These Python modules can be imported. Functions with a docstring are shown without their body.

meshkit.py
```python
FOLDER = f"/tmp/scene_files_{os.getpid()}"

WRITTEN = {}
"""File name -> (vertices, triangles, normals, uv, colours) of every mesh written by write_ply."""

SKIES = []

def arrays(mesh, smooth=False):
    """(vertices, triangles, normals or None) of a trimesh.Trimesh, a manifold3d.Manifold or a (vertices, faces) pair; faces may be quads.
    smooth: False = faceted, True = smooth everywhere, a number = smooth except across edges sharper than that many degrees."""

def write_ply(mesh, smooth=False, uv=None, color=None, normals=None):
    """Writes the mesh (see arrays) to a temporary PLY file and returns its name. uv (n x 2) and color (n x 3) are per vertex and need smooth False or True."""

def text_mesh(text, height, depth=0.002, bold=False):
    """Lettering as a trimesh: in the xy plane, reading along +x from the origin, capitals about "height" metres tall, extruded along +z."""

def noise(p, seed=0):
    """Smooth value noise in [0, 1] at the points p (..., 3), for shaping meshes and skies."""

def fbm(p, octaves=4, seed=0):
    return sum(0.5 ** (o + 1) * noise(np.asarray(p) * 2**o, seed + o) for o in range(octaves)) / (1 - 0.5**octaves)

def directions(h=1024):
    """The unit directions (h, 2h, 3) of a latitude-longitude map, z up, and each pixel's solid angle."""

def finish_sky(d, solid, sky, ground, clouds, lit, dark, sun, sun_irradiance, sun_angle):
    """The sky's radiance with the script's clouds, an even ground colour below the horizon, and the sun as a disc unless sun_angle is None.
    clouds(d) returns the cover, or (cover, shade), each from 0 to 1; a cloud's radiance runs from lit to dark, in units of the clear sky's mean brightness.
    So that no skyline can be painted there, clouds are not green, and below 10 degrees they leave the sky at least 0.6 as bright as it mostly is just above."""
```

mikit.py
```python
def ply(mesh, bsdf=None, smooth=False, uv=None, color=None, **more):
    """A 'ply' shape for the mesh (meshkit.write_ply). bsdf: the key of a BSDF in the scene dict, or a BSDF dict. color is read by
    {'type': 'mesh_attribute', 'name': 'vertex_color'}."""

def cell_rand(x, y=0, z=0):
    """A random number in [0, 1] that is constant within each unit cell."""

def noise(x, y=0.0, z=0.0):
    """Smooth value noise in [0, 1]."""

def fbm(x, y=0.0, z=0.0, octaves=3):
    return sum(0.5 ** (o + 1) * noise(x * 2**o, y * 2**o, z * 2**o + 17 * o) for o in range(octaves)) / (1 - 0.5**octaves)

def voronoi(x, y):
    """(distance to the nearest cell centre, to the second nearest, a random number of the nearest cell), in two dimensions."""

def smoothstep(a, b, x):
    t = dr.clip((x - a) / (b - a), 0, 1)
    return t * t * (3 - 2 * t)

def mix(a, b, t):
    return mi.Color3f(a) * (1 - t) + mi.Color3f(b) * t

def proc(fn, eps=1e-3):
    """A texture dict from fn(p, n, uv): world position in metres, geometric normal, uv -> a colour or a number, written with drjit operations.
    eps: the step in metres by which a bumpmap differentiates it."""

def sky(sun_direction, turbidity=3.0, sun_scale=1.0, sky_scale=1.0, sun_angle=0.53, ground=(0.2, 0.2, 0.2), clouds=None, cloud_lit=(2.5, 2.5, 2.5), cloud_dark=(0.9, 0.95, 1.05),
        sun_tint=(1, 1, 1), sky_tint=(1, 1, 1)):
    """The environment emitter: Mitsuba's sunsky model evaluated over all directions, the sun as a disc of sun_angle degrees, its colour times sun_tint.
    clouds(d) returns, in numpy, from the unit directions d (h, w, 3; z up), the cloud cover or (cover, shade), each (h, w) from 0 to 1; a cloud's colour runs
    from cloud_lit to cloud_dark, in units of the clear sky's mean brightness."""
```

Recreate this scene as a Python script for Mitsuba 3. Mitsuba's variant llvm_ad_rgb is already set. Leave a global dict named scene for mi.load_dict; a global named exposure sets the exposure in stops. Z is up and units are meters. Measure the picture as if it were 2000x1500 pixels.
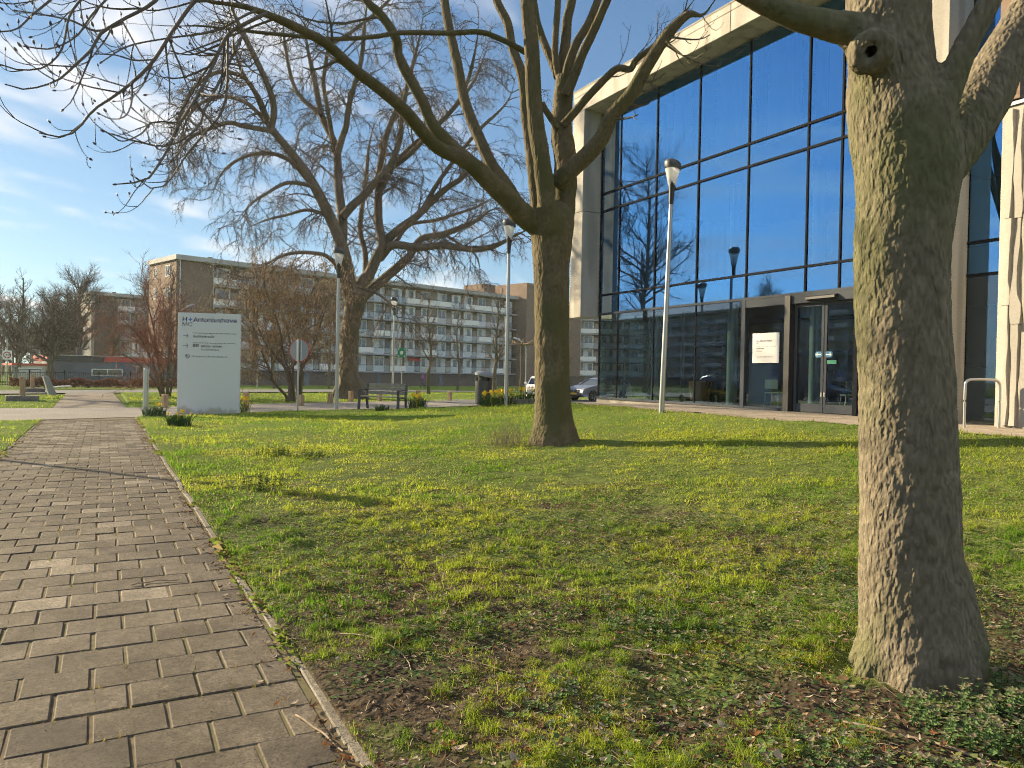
import math, random
import numpy as np, trimesh, drjit as dr, mitsuba as mi, mikit, meshkit
import manifold3d as m3
from mikit import noise, fbm, voronoi, cell_rand, smoothstep, mix, proc

T = mi.ScalarTransform4f
scene, labels = {}, {}
exposure = 2.52
# ------------------------------------------------------------------ camera, sky, sun
YAW, PITCH, ROLL, EYE = math.radians(28.07), math.atan(20 / 1500), .019, 1.6
f0 = np.array([math.sin(YAW), math.cos(YAW), 0.]); r0 = np.array([math.cos(YAW), -math.sin(YAW), 0.])
fwd = f0 * math.cos(PITCH) - np.array([0, 0, 1.]) * math.sin(PITCH)
u0 = np.cross(r0, fwd)
upv = u0 * math.cos(ROLL) - r0 * math.sin(ROLL)
cam0 = np.array([0, 0, EYE])
scene['haze_air'] = {'type': 'homogeneous', 'albedo': {'type': 'rgb', 'value': [.94, .95, .96]}, 'sigma_t': .00028}
scene['camera'] = {'medium': {'type': 'ref', 'id': 'haze_air'}, 'type': 'perspective', 'fov': math.degrees(2 * math.atan(1000 / 1500)), 'fov_axis': 'x', 'near_clip': .05, 'far_clip': 3000.,
                   'to_world': T().look_at(cam0.tolist(), (cam0 + fwd).tolist(), upv.tolist())}
SUN_EL = math.radians(19.5)
SUN = np.array([-.565 * math.cos(SUN_EL), .825 * math.cos(SUN_EL), math.sin(SUN_EL)])


def clouds(d):
    z = np.maximum(d[..., 2], .0) + .12
    x, y = d[..., 0] / z, d[..., 1] / z
    a, b = x * .80 + y * .60, -x * .60 + y * .80            # the streaks run along the first axis
    w = meshkit.fbm(np.stack([a * .6, b * .6, a * 0], -1), 3, 5) - .5
    s = meshkit.fbm(np.stack([a * 1.05 + w * 1.2, b * 3.9 + w * 2.4, a * 0 + 3.3], -1), 5, 11)
    puff = meshkit.fbm(np.stack([a * 2.4 + w, b * 3.4, a * 0 + 9], -1), 5, 23)
    big = meshkit.fbm(np.stack([a * .45, b * .55, a * 0 + 1.7], -1), 2, 37)
    c = np.clip((s * .75 + puff * .4 + big * .35 - .735) / .18, 0, 1)
    cover = c**1.3 * .9 * np.clip(d[..., 2] / .03, 0, 1)
    return cover, np.clip(puff * .5, 0, .6)


scene['sky'] = mikit.sky(SUN.tolist(), turbidity=2.0, sky_scale=.86, sun_scale=2.0, clouds=clouds, cloud_lit=(4.4, 4.3, 4.2), cloud_dark=(2.3, 2.35, 2.45), ground=(.12, .13, .08), sun_tint=(.91, 1., 1.13), sky_tint=(.84, .98, 1.16))

# ------------------------------------------------------------------ helpers
COUNT, TAKEN = {}, set()


def key_for(name, parent=None):
    full = f'{parent}__{name}' if parent else name
    if full not in TAKEN:
        TAKEN.add(full); return full
    i = COUNT.get(full, 0)
    while True:
        i += 1
        k = f'{full}_{i:03d}'
        if k not in TAKEN: break
    COUNT[full] = i; TAKEN.add(k)
    return k


def thing(name, label, cat, group=None):
    k = key_for(name)
    labels[k] = {'label': label, 'category': cat}
    if group: labels[k]['group'] = group
    return k


def mat4(x=0, y=0, z=0, rot=0, s=1., tilt=(0, 0)):
    c, n = math.cos(rot), math.sin(rot)
    m = np.array([[c, -n, 0, x], [n, c, 0, y], [0, 0, 1, z], [0, 0, 0, 1.]])
    if tilt != (0, 0):
        a, b = tilt
        m = m @ np.array([[1, 0, a, 0], [0, 1, b, 0], [-a, -b, 1, 0], [0, 0, 0, 1.]])
    m[:3, :3] = m[:3, :3] * s
    return m


def ply(mesh, bsdf, smooth=False, **k):
    return mikit.ply(mesh, bsdf, smooth=smooth, **k)


def put(name, what, bsdf=None, parent=None, smooth=False, m=None, **lab):
    """One entry of the scene: what is a mesh or a ready ply dict."""
    k = key_for(name, parent)
    d = dict(what) if isinstance(what, dict) else ply(what, bsdf, smooth)
    if m is not None: d['to_world'] = T(np.asarray(m, float))
    scene[k] = d
    if lab: labels[k] = lab
    return k


def struct(name, mesh, bsdf, parent=None, smooth=False, m=None):
    return put(name, mesh, bsdf, parent, smooth, m, **({'kind': 'structure'} if parent is None else {}))


def single(name, label, cat, mesh, bsdf, smooth=False, m=None, group=None):
    k = put(name, mesh, bsdf, None, smooth, m, label=label, category=cat)
    if group: labels[k]['group'] = group
    return k


def box(x0, x1, y0, y1, z0, z1, bev=0.):
    if not bev:
        m = trimesh.creation.box((x1 - x0, y1 - y0, z1 - z0)); m.apply_translation(((x0 + x1) / 2, (y0 + y1) / 2, (z0 + z1) / 2)); return m
    p = []
    for sx in (0, 1):
        for sy in (0, 1):
            for sz in (0, 1):
                c = np.array([(x0, x1)[sx], (y0, y1)[sy], (z0, z1)[sz]]); o = np.array([1 - 2 * sx, 1 - 2 * sy, 1 - 2 * sz]) * bev
                for a in range(3):
                    q = c + o; q[a] = c[a]; p.append(q)
    return trimesh.convex.convex_hull(np.array(p))


def cat(*ms): return trimesh.util.concatenate([m for m in ms if m is not None])


def hull(p): return trimesh.convex.convex_hull(np.asarray(p, float))


def lathe(prof, n=20, closed=False):
    a = np.arange(n) * 2 * np.pi / n
    prof = np.asarray(prof, float); K = len(prof)
    v = np.stack([prof[:, None, 0] * np.cos(a), prof[:, None, 0] * np.sin(a), np.repeat(prof[:, 1:2], n, 1)], -1).reshape(-1, 3)
    i, j = np.meshgrid(np.arange(K - 1), np.arange(n), indexing='ij')
    q = np.stack([i * n + j, i * n + (j + 1) % n, (i + 1) * n + (j + 1) % n, (i + 1) * n + j], -1).reshape(-1, 4)
    f = np.vstack([q[:, [0, 1, 2]], q[:, [0, 2, 3]]])
    return trimesh.Trimesh(v, f, process=False)


def spline(p, n):
    """Catmull-Rom through the rows of p, n points evenly in arc length."""
    p = np.asarray(p, float)
    if len(p) == 2: return p[0] + (p[1] - p[0]) * np.linspace(0, 1, n)[:, None]
    q = np.vstack([2 * p[0] - p[1], p, 2 * p[-1] - p[-2]])
    out = []
    for i in range(len(p) - 1):
        t = np.linspace(0, 1, 9)[:-1, None]
        a, b, c, d = q[i:i + 4]
        out.append(.5 * (2 * b + (c - a) * t + (2 * a - 5 * b + 4 * c - d) * t**2 + (3 * b - a - 3 * c + d) * t**3))
    s = np.vstack(out + [p[-1:]])
    L = np.r_[0, np.cumsum(np.linalg.norm(np.diff(s[:, :3], axis=0), axis=1))]
    x = np.linspace(0, L[-1], n)
    return np.stack([np.interp(x, L, s[:, k]) for k in range(s.shape[1])], 1)


def tubes(P, R, sides=4):
    """Many polylines of equal length at once: P (B, K, 3), R (B, K)."""
    P, R = np.asarray(P, float), np.asarray(R, float)
    B, K = R.shape
    t = np.gradient(P, axis=1); t /= np.linalg.norm(t, axis=2, keepdims=True) + 1e-9
    m = t.mean(1); ref = np.where(np.abs(m[:, 2:]) < .8, [0, 0, 1.], [1., 0, 0])[:, None]
    a = np.cross(t, np.broadcast_to(ref, t.shape)); a /= np.linalg.norm(a, axis=2, keepdims=True) + 1e-9
    b = np.cross(t, a)
    ang = np.arange(sides) * 2 * np.pi / sides
    v = P[:, :, None] + R[:, :, None, None] * (np.cos(ang)[:, None] * a[:, :, None] + np.sin(ang)[:, None] * b[:, :, None])
    bb, i, j = np.meshgrid(np.arange(B), np.arange(K - 1), np.arange(sides), indexing='ij')
    o = bb * K * sides
    q = np.stack([o + i * sides + j, o + i * sides + (j + 1) % sides, o + (i + 1) * sides + (j + 1) % sides, o + (i + 1) * sides + j], -1).reshape(-1, 4)
    return trimesh.Trimesh(v.reshape(-1, 3), np.vstack([q[:, [0, 1, 2]], q[:, [0, 2, 3]]]), process=False)


def tube(P, R, sides=8, cap=True):
    P = np.asarray(P, float); R = np.broadcast_to(np.asarray(R, float), (len(P),)).copy()
    if cap:
        e0, e1 = P[0] - (P[1] - P[0]) * 1e-3, P[-1] + (P[-1] - P[-2]) * 1e-3
        P = np.vstack([e0, P, e1]); R = np.r_[1e-4, R, 1e-4]
    return tubes(P[None], R[None], sides)


def cyl(p0, p1, r, sides=12):
    return tube(np.linspace(p0, p1, 3), r, sides)


def sdf_mesh(f, lo, hi, h):
    """Surface nets of f(points) < 0 on a grid of step h."""
    n = np.ceil((np.array(hi) - lo) / h).astype(int) + 1
    g = [np.arange(k) * h + l for k, l in zip(n, lo)]
    D = np.empty(n, np.float32)
    Y, Z = np.meshgrid(g[1], g[2], indexing='ij')
    for i0 in range(0, n[0], 8):
        xs = g[0][i0:i0 + 8]
        q = np.stack([np.broadcast_to(xs[:, None, None], (len(xs),) + Y.shape), np.broadcast_to(Y, (len(xs),) + Y.shape), np.broadcast_to(Z, (len(xs),) + Y.shape)], -1)
        D[i0:i0 + 8] = f(q.reshape(-1, 3)).reshape(len(xs), *Y.shape)
    ins = D < 0
    c = [D[a:n[0] - 1 + a, b:n[1] - 1 + b, d:n[2] - 1 + d] for a in (0, 1) for b in (0, 1) for d in (0, 1)]
    off = [(a, b, d) for a in (0, 1) for b in (0, 1) for d in (0, 1)]
    cnt = sum((x < 0).astype(int) for x in c)
    act = (cnt > 0) & (cnt < 8)
    idx = -np.ones(act.shape, int); idx[act] = np.arange(act.sum())
    cell = np.argwhere(act)
    S, W = np.zeros((len(cell), 3)), np.zeros(len(cell))
    vals = [x[act] for x in c]
    for p in range(8):
        for q in range(p + 1, 8):
            if sum(abs(off[p][k] - off[q][k]) for k in range(3)) != 1: continue
            a, b = vals[p], vals[q]; m = (a < 0) != (b < 0)
            t = np.where(m, a / np.where(m, a - b, 1), 0)
            S += m[:, None] * (np.array(off[p]) + t[:, None] * (np.array(off[q]) - np.array(off[p]))); W += m
    V = (cell + S / W[:, None]) * h + np.array(lo)
    F = []
    for ax in range(3):
        b, d = [(1, 2), (2, 0), (0, 1)][ax]
        s0 = [slice(None)] * 3; s1 = [slice(None)] * 3; s0[ax] = slice(0, -1); s1[ax] = slice(1, None)
        A, Bv = ins[tuple(s0)], ins[tuple(s1)]
        for flip in (False, True):
            e = np.argwhere(A & ~Bv if not flip else ~A & Bv)
            e = e[(e[:, b] > 0) & (e[:, d] > 0) & (e[:, b] < n[b] - 1) & (e[:, d] < n[d] - 1)]
            def at(ob, od):
                k = e.copy(); k[:, b] -= ob; k[:, d] -= od
                return idx[k[:, 0], k[:, 1], k[:, 2]]
            q = np.stack([at(1, 1), at(0, 1), at(0, 0), at(1, 0)], 1)
            F.append(q[:, ::-1] if flip else q)
    F = np.vstack(F); F = F[(F >= 0).all(1)]
    return trimesh.Trimesh(V, np.vstack([F[:, [0, 1, 2]], F[:, [0, 2, 3]]]), process=False)


def sdf_limbs(limbs, k, extra=None):
    """Smooth union of tapered polylines (x, y, z, r)."""
    def f(q):
        acc = 0
        for L in limbs:
            best = np.full(len(q), 9.)
            for a, b in zip(L[:-1], L[1:]):
                ab = b[:3] - a[:3]
                t = np.clip((q - a[:3]) @ ab / (ab @ ab + 1e-9), 0, 1)
                best = np.minimum(best, np.linalg.norm(q - a[:3] - t[:, None] * ab, axis=1) - (a[3] + t * (b[3] - a[3])))
            acc = acc + np.exp(-np.clip(best, -1, 3) / k)
        d = -k * np.log(acc + 1e-30)
        return extra(q, d) if extra else d
    return f


def vnormals(m):
    return meshkit.arrays(m, True)[2]


def sstep(a, b, x):
    t = np.clip((x - a) / (b - a), 0, 1); return t * t * (3 - 2 * t)


scene['haze'] = {'type': 'cube', 'to_world': T().translate([0, 60, 14.]).scale([345, 385, 18.]), 'bsdf': {'type': 'null'}, 'interior': {'type': 'ref', 'id': 'haze_air'}}
labels['haze'] = {'kind': 'stuff', 'label': 'thin bright morning haze over the whole place', 'category': 'haze'}
# ------------------------------------------------------------------ terrain
def rise(x, y):
    """The lawn climbs from the path towards the hospital and falls off behind the bench; the far ground lies lower."""
    s = np.clip((x - 1.) / 11.5, 0, 1)
    return .72 * s**2.3 * (1 - sstep(0, 8, y + .85 * (x - 4.3) - 28.5)) - .8 * sstep(60, 110, np.hypot(x, y))


def bumps(x, y):
    p = np.stack([x, y, x * 0], -1)
    r = np.hypot(x, y)
    return (meshkit.fbm(p * 1.1, 3, 3) - .5) * .05 * np.clip(1.3 - r / 60, .2, 1) + ((meshkit.fbm(p * 5, 3, 4) - .5) * .075 + (meshkit.noise(p * 9, 6) - .5) * .03) * np.clip(1.5 - r / 14, 0, 1)


def far_edge(x):
    """Where the lawns behind the crossing asphalt start."""
    return np.interp(x, [-40, -1.6, 1.4, 6.2, 9.9, 13.5, 18.6, 60], [31.5, 33.2, 33.3, 36.4, 38., 39.4, 40.5, 44.])


def near_edge(x):
    """Where the near lawns stop."""
    return np.interp(x, [-40, -1.9, .8, 4.3, 7.2, 8.8, 10.9, 13.2], [18., 26., 27., 28.4, 27.7, 25.8, 23., 20.])


PX0, PX1 = -1.52, .92


def on_lawn(x, y):
    near = (y < near_edge(x)) & (((x > PX1 + .06) & (x < 12.9)) | (x < PX0 - .055)) & ((x > PX0 - 12) | (y < 1e9))
    far = (y > far_edge(x)) & (((x > PX1 + .1) & (y < 53 - .12 * x + .3 * np.maximum(x - 6, 0)) & (x < 46)) | ((x < PX0 - .15) & (y < 47 + .4 * (x + 2)) & (x > -14)))
    return near | far


def lawn_z(x, y):
    lawn = on_lawn(x, y)
    trench = ((x > PX0 - .02) & (x < PX1 + .02) & (y < 56))
    z = rise(x, y) + np.where(lawn, bumps(x, y) * np.clip(np.minimum(np.abs(x - PX1 - .05), np.abs(x - PX0 + .05)) / .4, .1, 1) + .012, -.05)
    return np.where(trench, rise(x, y) - .05, z)
# ------------------------------------------------------------------ materials
def pr(color, rough=.6, **k):
    c = color if isinstance(color, dict) else {'type': 'rgb', 'value': list(color)}
    return {'type': 'principled', 'base_color': c, 'roughness': rough, **k}


def two(b): return {'type': 'twosided', 'bsdf': b}


def bump(b, fn, scale=1., eps=2e-3): return {'type': 'bumpmap', 'arbitrary': proc(fn, eps), 'scale': scale, 'bsdf': b}


def mottle(c0, c1, s, sz=None, oct=3):
    sz = s if sz is None else sz
    return proc(lambda p, n, uv: mix(c0, c1, smoothstep(.25, .75, fbm(p.x * s, p.y * s, p.z * sz, oct))))


def f_paver(c0, c1):
    def f(p, n, uv):
        big = .6 * fbm(p.x * 5, p.y * 5, 0, 4) + .4 * fbm(p.x * .9, p.y * .9, 4, 2)
        grit = .5 * noise(p.x * 240, p.y * 240, 3) + .5 * noise(p.x * 105, p.y * 105, 9)
        c = mix(c0, c1, smoothstep(.3, .7, big))
        return c * (.3 + 1.4 * grit) * (.8 + .4 * noise(p.x * 34, p.y * 34, 7))
    return proc(f)


grit_h = lambda p, n, uv: noise(p.x * 240, p.y * 240, p.z * 240) * .0016 + noise(p.x * 110, p.y * 110, 1) * .0012
for i, (a, b) in enumerate([((.064, .052, .037), (.112, .092, .068)), ((.08, .065, .047), (.126, .105, .079)), ((.05, .041, .031), (.092, .076, .057)), ((.145, .122, .092), (.2, .17, .13))]):
    scene[f'm_paver{i}'] = bump(pr(f_paver(a, b), .85, specular=.35), grit_h, 1.)
scene['m_edging'] = bump(pr(f_paver((.115, .10, .077), (.18, .16, .125)), .85), grit_h, 1.)
scene['m_joint'] = pr(proc(lambda p, n, uv: mix(mix((.055, .042, .026), (.14, .105, .055), noise(p.x * 22, p.y * 22, 2)), (.085, .085, .026), smoothstep(.44, .62, fbm(p.x * 1.7, p.y * 1.7, 5, 3)) * noise(p.x * 70, p.y * 70, 1))), .95)
scene['m_path_far'] = pr(f_paver((.11, .09, .072), (.165, .14, .11)), .9)
scene['m_asphalt'] = pr(proc(lambda p, n, uv: mix((.15, .135, .12), (.21, .19, .165), fbm(p.x * .8, p.y * .8, 1, 3)) * (.8 + .4 * noise(p.x * 40, p.y * 40, 1))), .85)
scene['m_road'] = pr(proc(lambda p, n, uv: mix((.10, .10, .10), (.15, .148, .14), fbm(p.x * .3, p.y * .3, 1, 3))), .9)


def f_soil(p, n, uv):
    d = dr.sqrt(p.x * p.x + p.y * p.y)
    soil = mix((.024, .018, .012), (.072, .052, .032), fbm(p.x * 9, p.y * 9, 1, 4)) * (.6 + .8 * noise(p.x * 55, p.y * 55, 2))
    thatch = mix((.04, .06, .012), (.10, .125, .026), fbm(p.x * 5, p.y * 5, 7, 4)) * (.7 + .6 * noise(p.x * 30, p.y * 30, 4))
    far = mix((.065, .115, .014), (.15, .20, .028), fbm(p.x * .9, p.y * .9, 3, 5))
    c = mix(soil, thatch, smoothstep(.36, .58, fbm(p.x * 1.3, p.y * 1.3, 0, 4) + .045 * (d - 5)))
    return mix(c, far, smoothstep(11, 26, d))


scene['m_lawn'] = bump(pr(proc(f_soil), .95, specular=.2), lambda p, n, uv: fbm(p.x * 28, p.y * 28, 1, 3) * .02, 1., 4e-3)
vc = {'type': 'mesh_attribute', 'name': 'vertex_color'}
scene['m_grass'] = {'type': 'principledthin', 'base_color': vc, 'roughness': .5, 'diff_trans': 1.15}
scene['m_leaf'] = {'type': 'principledthin', 'base_color': vc, 'roughness': .6, 'diff_trans': .5}


def f_bark(c0, c1, moss, sc):
    def f(p, n, uv):
        a = fbm(p.x * 14 * sc, p.y * 14 * sc, p.z * 5 * sc, 4)
        fine = noise(p.x * 70 * sc, p.y * 70 * sc, p.z * 20 * sc)
        m = smoothstep(.45, .68, fbm(p.x * 2.2, p.y * 2.2, p.z * 1.1, 4))
        return mix(mix(c0, c1, a) * (.7 + .6 * fine), moss, m * .75)
    return proc(f)


def h_bark(sc, amp):
    def f(p, n, uv):
        w = noise(p.x * 9 * sc, p.y * 9 * sc, p.z * 6 * sc) * 1.5
        a = .6 * noise(p.x * 75 * sc + w, p.y * 75 * sc + w, p.z * 21 * sc) + .4 * noise(p.x * 33 * sc + w, p.y * 33 * sc + w, p.z * 12 * sc)
        return (smoothstep(.25, .7, a) + .5 * noise(p.x * 150 * sc, p.y * 150 * sc, p.z * 60 * sc)) * amp
    return f


scene['m_bark_near'] = bump(pr(f_bark((.105, .088, .062), (.172, .148, .108), (.09, .094, .042), 1.), .9, specular=.25), h_bark(1., .009), 1., 3e-3)
scene['m_bark_chest'] = bump(pr(f_bark((.075, .06, .034), (.14, .115, .066), (.072, .07, .026), .8), .9, specular=.25), h_bark(.6, .012), 1., 5e-3)
scene['m_bark_plane'] = bump(pr(f_bark((.10, .078, .058), (.19, .155, .12), (.09, .085, .05), .3), .9, specular=.2), h_bark(.25, .02), 1., 1e-2)
scene['m_twig_chest'] = pr((.085, .068, .05), .7)
scene['m_twig_plane'] = pr((.13, .10, .075), .8)
scene['m_twig_hazel'] = pr((.19, .14, .095), .8)
scene['m_catkin'] = pr((.36, .25, .14), .9)
scene['m_twig_red'] = pr((.24, .115, .08), .8)
scene['m_twig_far'] = pr((.12, .095, .075), .9)
scene['m_bud'] = pr((.06, .032, .03), .35)
# building materials
scene['m_concrete'] = bump(pr(proc(lambda p, n, uv: mix((.34, .315, .28), (.44, .41, .365), fbm(p.x * 1.3, p.y * 1.3, p.z * .5, 4)) * (.92 + .16 * noise(p.x * 30, p.y * 30, p.z * 30)) * (.72 + .28 * smoothstep(.2, .6, noise(p.x * 5, p.y * 5, p.z * .3)))), .8), lambda p, n, uv: noise(p.x * 60, p.y * 60, p.z * 60) * .001, 1.)
scene['m_plinth'] = pr(mottle((.24, .215, .19), (.34, .31, .28), 3.), .85)
scene['m_apron'] = pr(proc(lambda p, n, uv: mix((.20, .165, .125), (.28, .235, .18), fbm(p.x * 2, p.y * 2, 1, 4)) * (.75 + .35 * cell_rand(dr.floor(p.x / .105), dr.floor(p.y / .21 + .5 * dr.floor(p.x / .105)), 1)) * (.45 + .55 * smoothstep(.02, .09, dr.abs(dr.abs(p.x / .105 - dr.floor(p.x / .105) - .5) - .5)))), .9)
scene['m_frame'] = pr((.016, .018, .023), .9, specular=.04)
scene['m_frame_light'] = pr((.06, .068, .082), .8, specular=.1)
scene['m_alu'] = pr((.45, .46, .47), .3, metallic=.9)
scene['m_steel'] = pr((.55, .55, .54), .32, metallic=1.)
scene['m_pole'] = pr((.42, .42, .41), .35, metallic=.75)
scene['m_black'] = pr((.018, .018, .02), .4)
scene['m_darkgrey'] = pr((.05, .052, .056), .45)
scene['m_white'] = pr((.74, .75, .76), .35)
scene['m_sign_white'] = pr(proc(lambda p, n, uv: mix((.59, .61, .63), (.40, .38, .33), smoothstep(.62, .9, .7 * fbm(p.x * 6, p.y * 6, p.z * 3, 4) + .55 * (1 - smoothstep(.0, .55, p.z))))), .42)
scene['m_paper'] = two(pr((.78, .76, .73), .6))
scene['m_navy'] = pr((.025, .022, .11), .5)
scene['m_ink'] = pr((.03, .03, .06), .5)
scene['m_blue'] = pr((.03, .12, .48), .4)
scene['m_cyan'] = pr((.03, .16, .30), .4)
scene['m_green_sign'] = pr((.005, .19, .115), .45)
scene['m_red'] = pr((.42, .035, .03), .5)
scene['m_red_trim'] = pr((.52, .075, .06), .55)
scene['m_signback'] = pr((.25, .265, .285), .5, metallic=.3)
scene['m_lampcone'] = {'type': 'principledthin', 'base_color': {'type': 'rgb', 'value': [.82, .84, .88]}, 'roughness': .35, 'diff_trans': 1.1}
scene['m_glass_up'] = {'type': 'thindielectric', 'int_ior': 3.9, 'specular_reflectance': {'type': 'rgb', 'value': [.19, .50, 1.0]}, 'specular_transmittance': {'type': 'rgb', 'value': [.18, .24, .28]}}
scene['m_glass_low'] = {'type': 'thindielectric', 'int_ior': 1.95, 'specular_reflectance': {'type': 'rgb', 'value': [.5, .7, .95]}, 'specular_transmittance': {'type': 'rgb', 'value': [.32, .41, .42]}}
scene['m_glass_far'] = pr((.05, .065, .085), .08, specular=.9)
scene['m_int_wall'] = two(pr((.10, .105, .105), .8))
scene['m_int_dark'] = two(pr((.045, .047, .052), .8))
scene['m_int_col'] = pr((.50, .56, .50), .7)
scene['m_int_floor'] = pr((.16, .15, .14), .4)
scene['m_wood_warm'] = pr((.34, .27, .15), .6)
scene['m_orange'] = pr((.42, .20, .06), .6)
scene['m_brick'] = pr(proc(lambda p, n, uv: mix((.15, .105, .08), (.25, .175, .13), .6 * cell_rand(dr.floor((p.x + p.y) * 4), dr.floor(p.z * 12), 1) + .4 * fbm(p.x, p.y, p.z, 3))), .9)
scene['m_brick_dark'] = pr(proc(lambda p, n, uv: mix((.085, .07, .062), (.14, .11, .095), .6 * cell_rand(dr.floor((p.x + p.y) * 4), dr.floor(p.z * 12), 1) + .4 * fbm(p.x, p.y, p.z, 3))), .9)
scene['m_fascia'] = pr(mottle((.34, .34, .34), (.43, .43, .42), .6), .8)
scene['m_rail_glass'] = {'type': 'thindielectric', 'int_ior': 1.5, 'specular_transmittance': {'type': 'rgb', 'value': [.72, .76, .8]}}
scene['m_slab'] = pr((.34, .36, .40), .7)
scene['m_rail'] = pr((.40, .43, .47), .5)
scene['m_panel_white'] = pr((.80, .78, .75), .6)
scene['m_panel_cream'] = pr((.74, .66, .53), .6)
scene['m_panel_brown'] = pr((.27, .22, .175), .7)
scene['m_drape'] = two(pr((.55, .57, .6), .9))
scene['m_curtain'] = pr((.62, .60, .58), .8)
scene['m_slate'] = pr(mottle((.10, .115, .14), (.14, .155, .18), .8), .7)
scene['m_post_wood'] = pr(mottle((.26, .185, .11), (.37, .27, .16), 8., 2.), .85)
scene['m_bench_wood'] = pr(mottle((.17, .155, .13), (.27, .25, .215), 20., 20.), .75)
scene['m_tub'] = pr(mottle((.12, .11, .10), (.2, .185, .17), 6.), .9)
scene['m_hedge'] = two(pr((.20, .10, .055), .9))
scene['m_tyre'] = pr((.02, .02, .02), .8)
scene['m_car_glass'] = pr((.025, .035, .045), .05, specular=.8)
scene['m_headlight'] = pr((.6, .63, .66), .1, clearcoat=1.)
scene['m_plate'] = pr((.75, .50, .03), .45)
for nm, c in dict(white=(.72, .73, .74), grey=(.13, .15, .21), navy=(.03, .04, .07), silver=(.42, .44, .46)).items():
    scene[f'm_car_{nm}'] = pr(c, .3, clearcoat=1., clearcoat_gloss=.95, metallic=.25 if nm != 'white' else 0.)
scene['m_skin'] = pr((.45, .27, .2), .6)
scene['m_purple'] = pr((.22, .05, .22), .8)
scene['m_denim'] = pr((.05, .07, .13), .85)
scene['m_yellow'] = two(pr((.80, .58, .02), .6))
scene['m_daff_leaf'] = {'type': 'principledthin', 'base_color': {'type': 'rgb', 'value': [.05, .11, .035]}, 'roughness': .45, 'diff_trans': .6}
scene['m_stick'] = pr(mottle((.2, .15, .10), (.34, .27, .19), 20.), .85)
# ------------------------------------------------------------------ the ground, path, asphalt
rng = np.random.default_rng(7)


def axis(parts):
    out = []
    for a, b, h in parts: out.append(np.arange(a, b, h))
    return np.concatenate(out + [[parts[-1][1]]])


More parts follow.
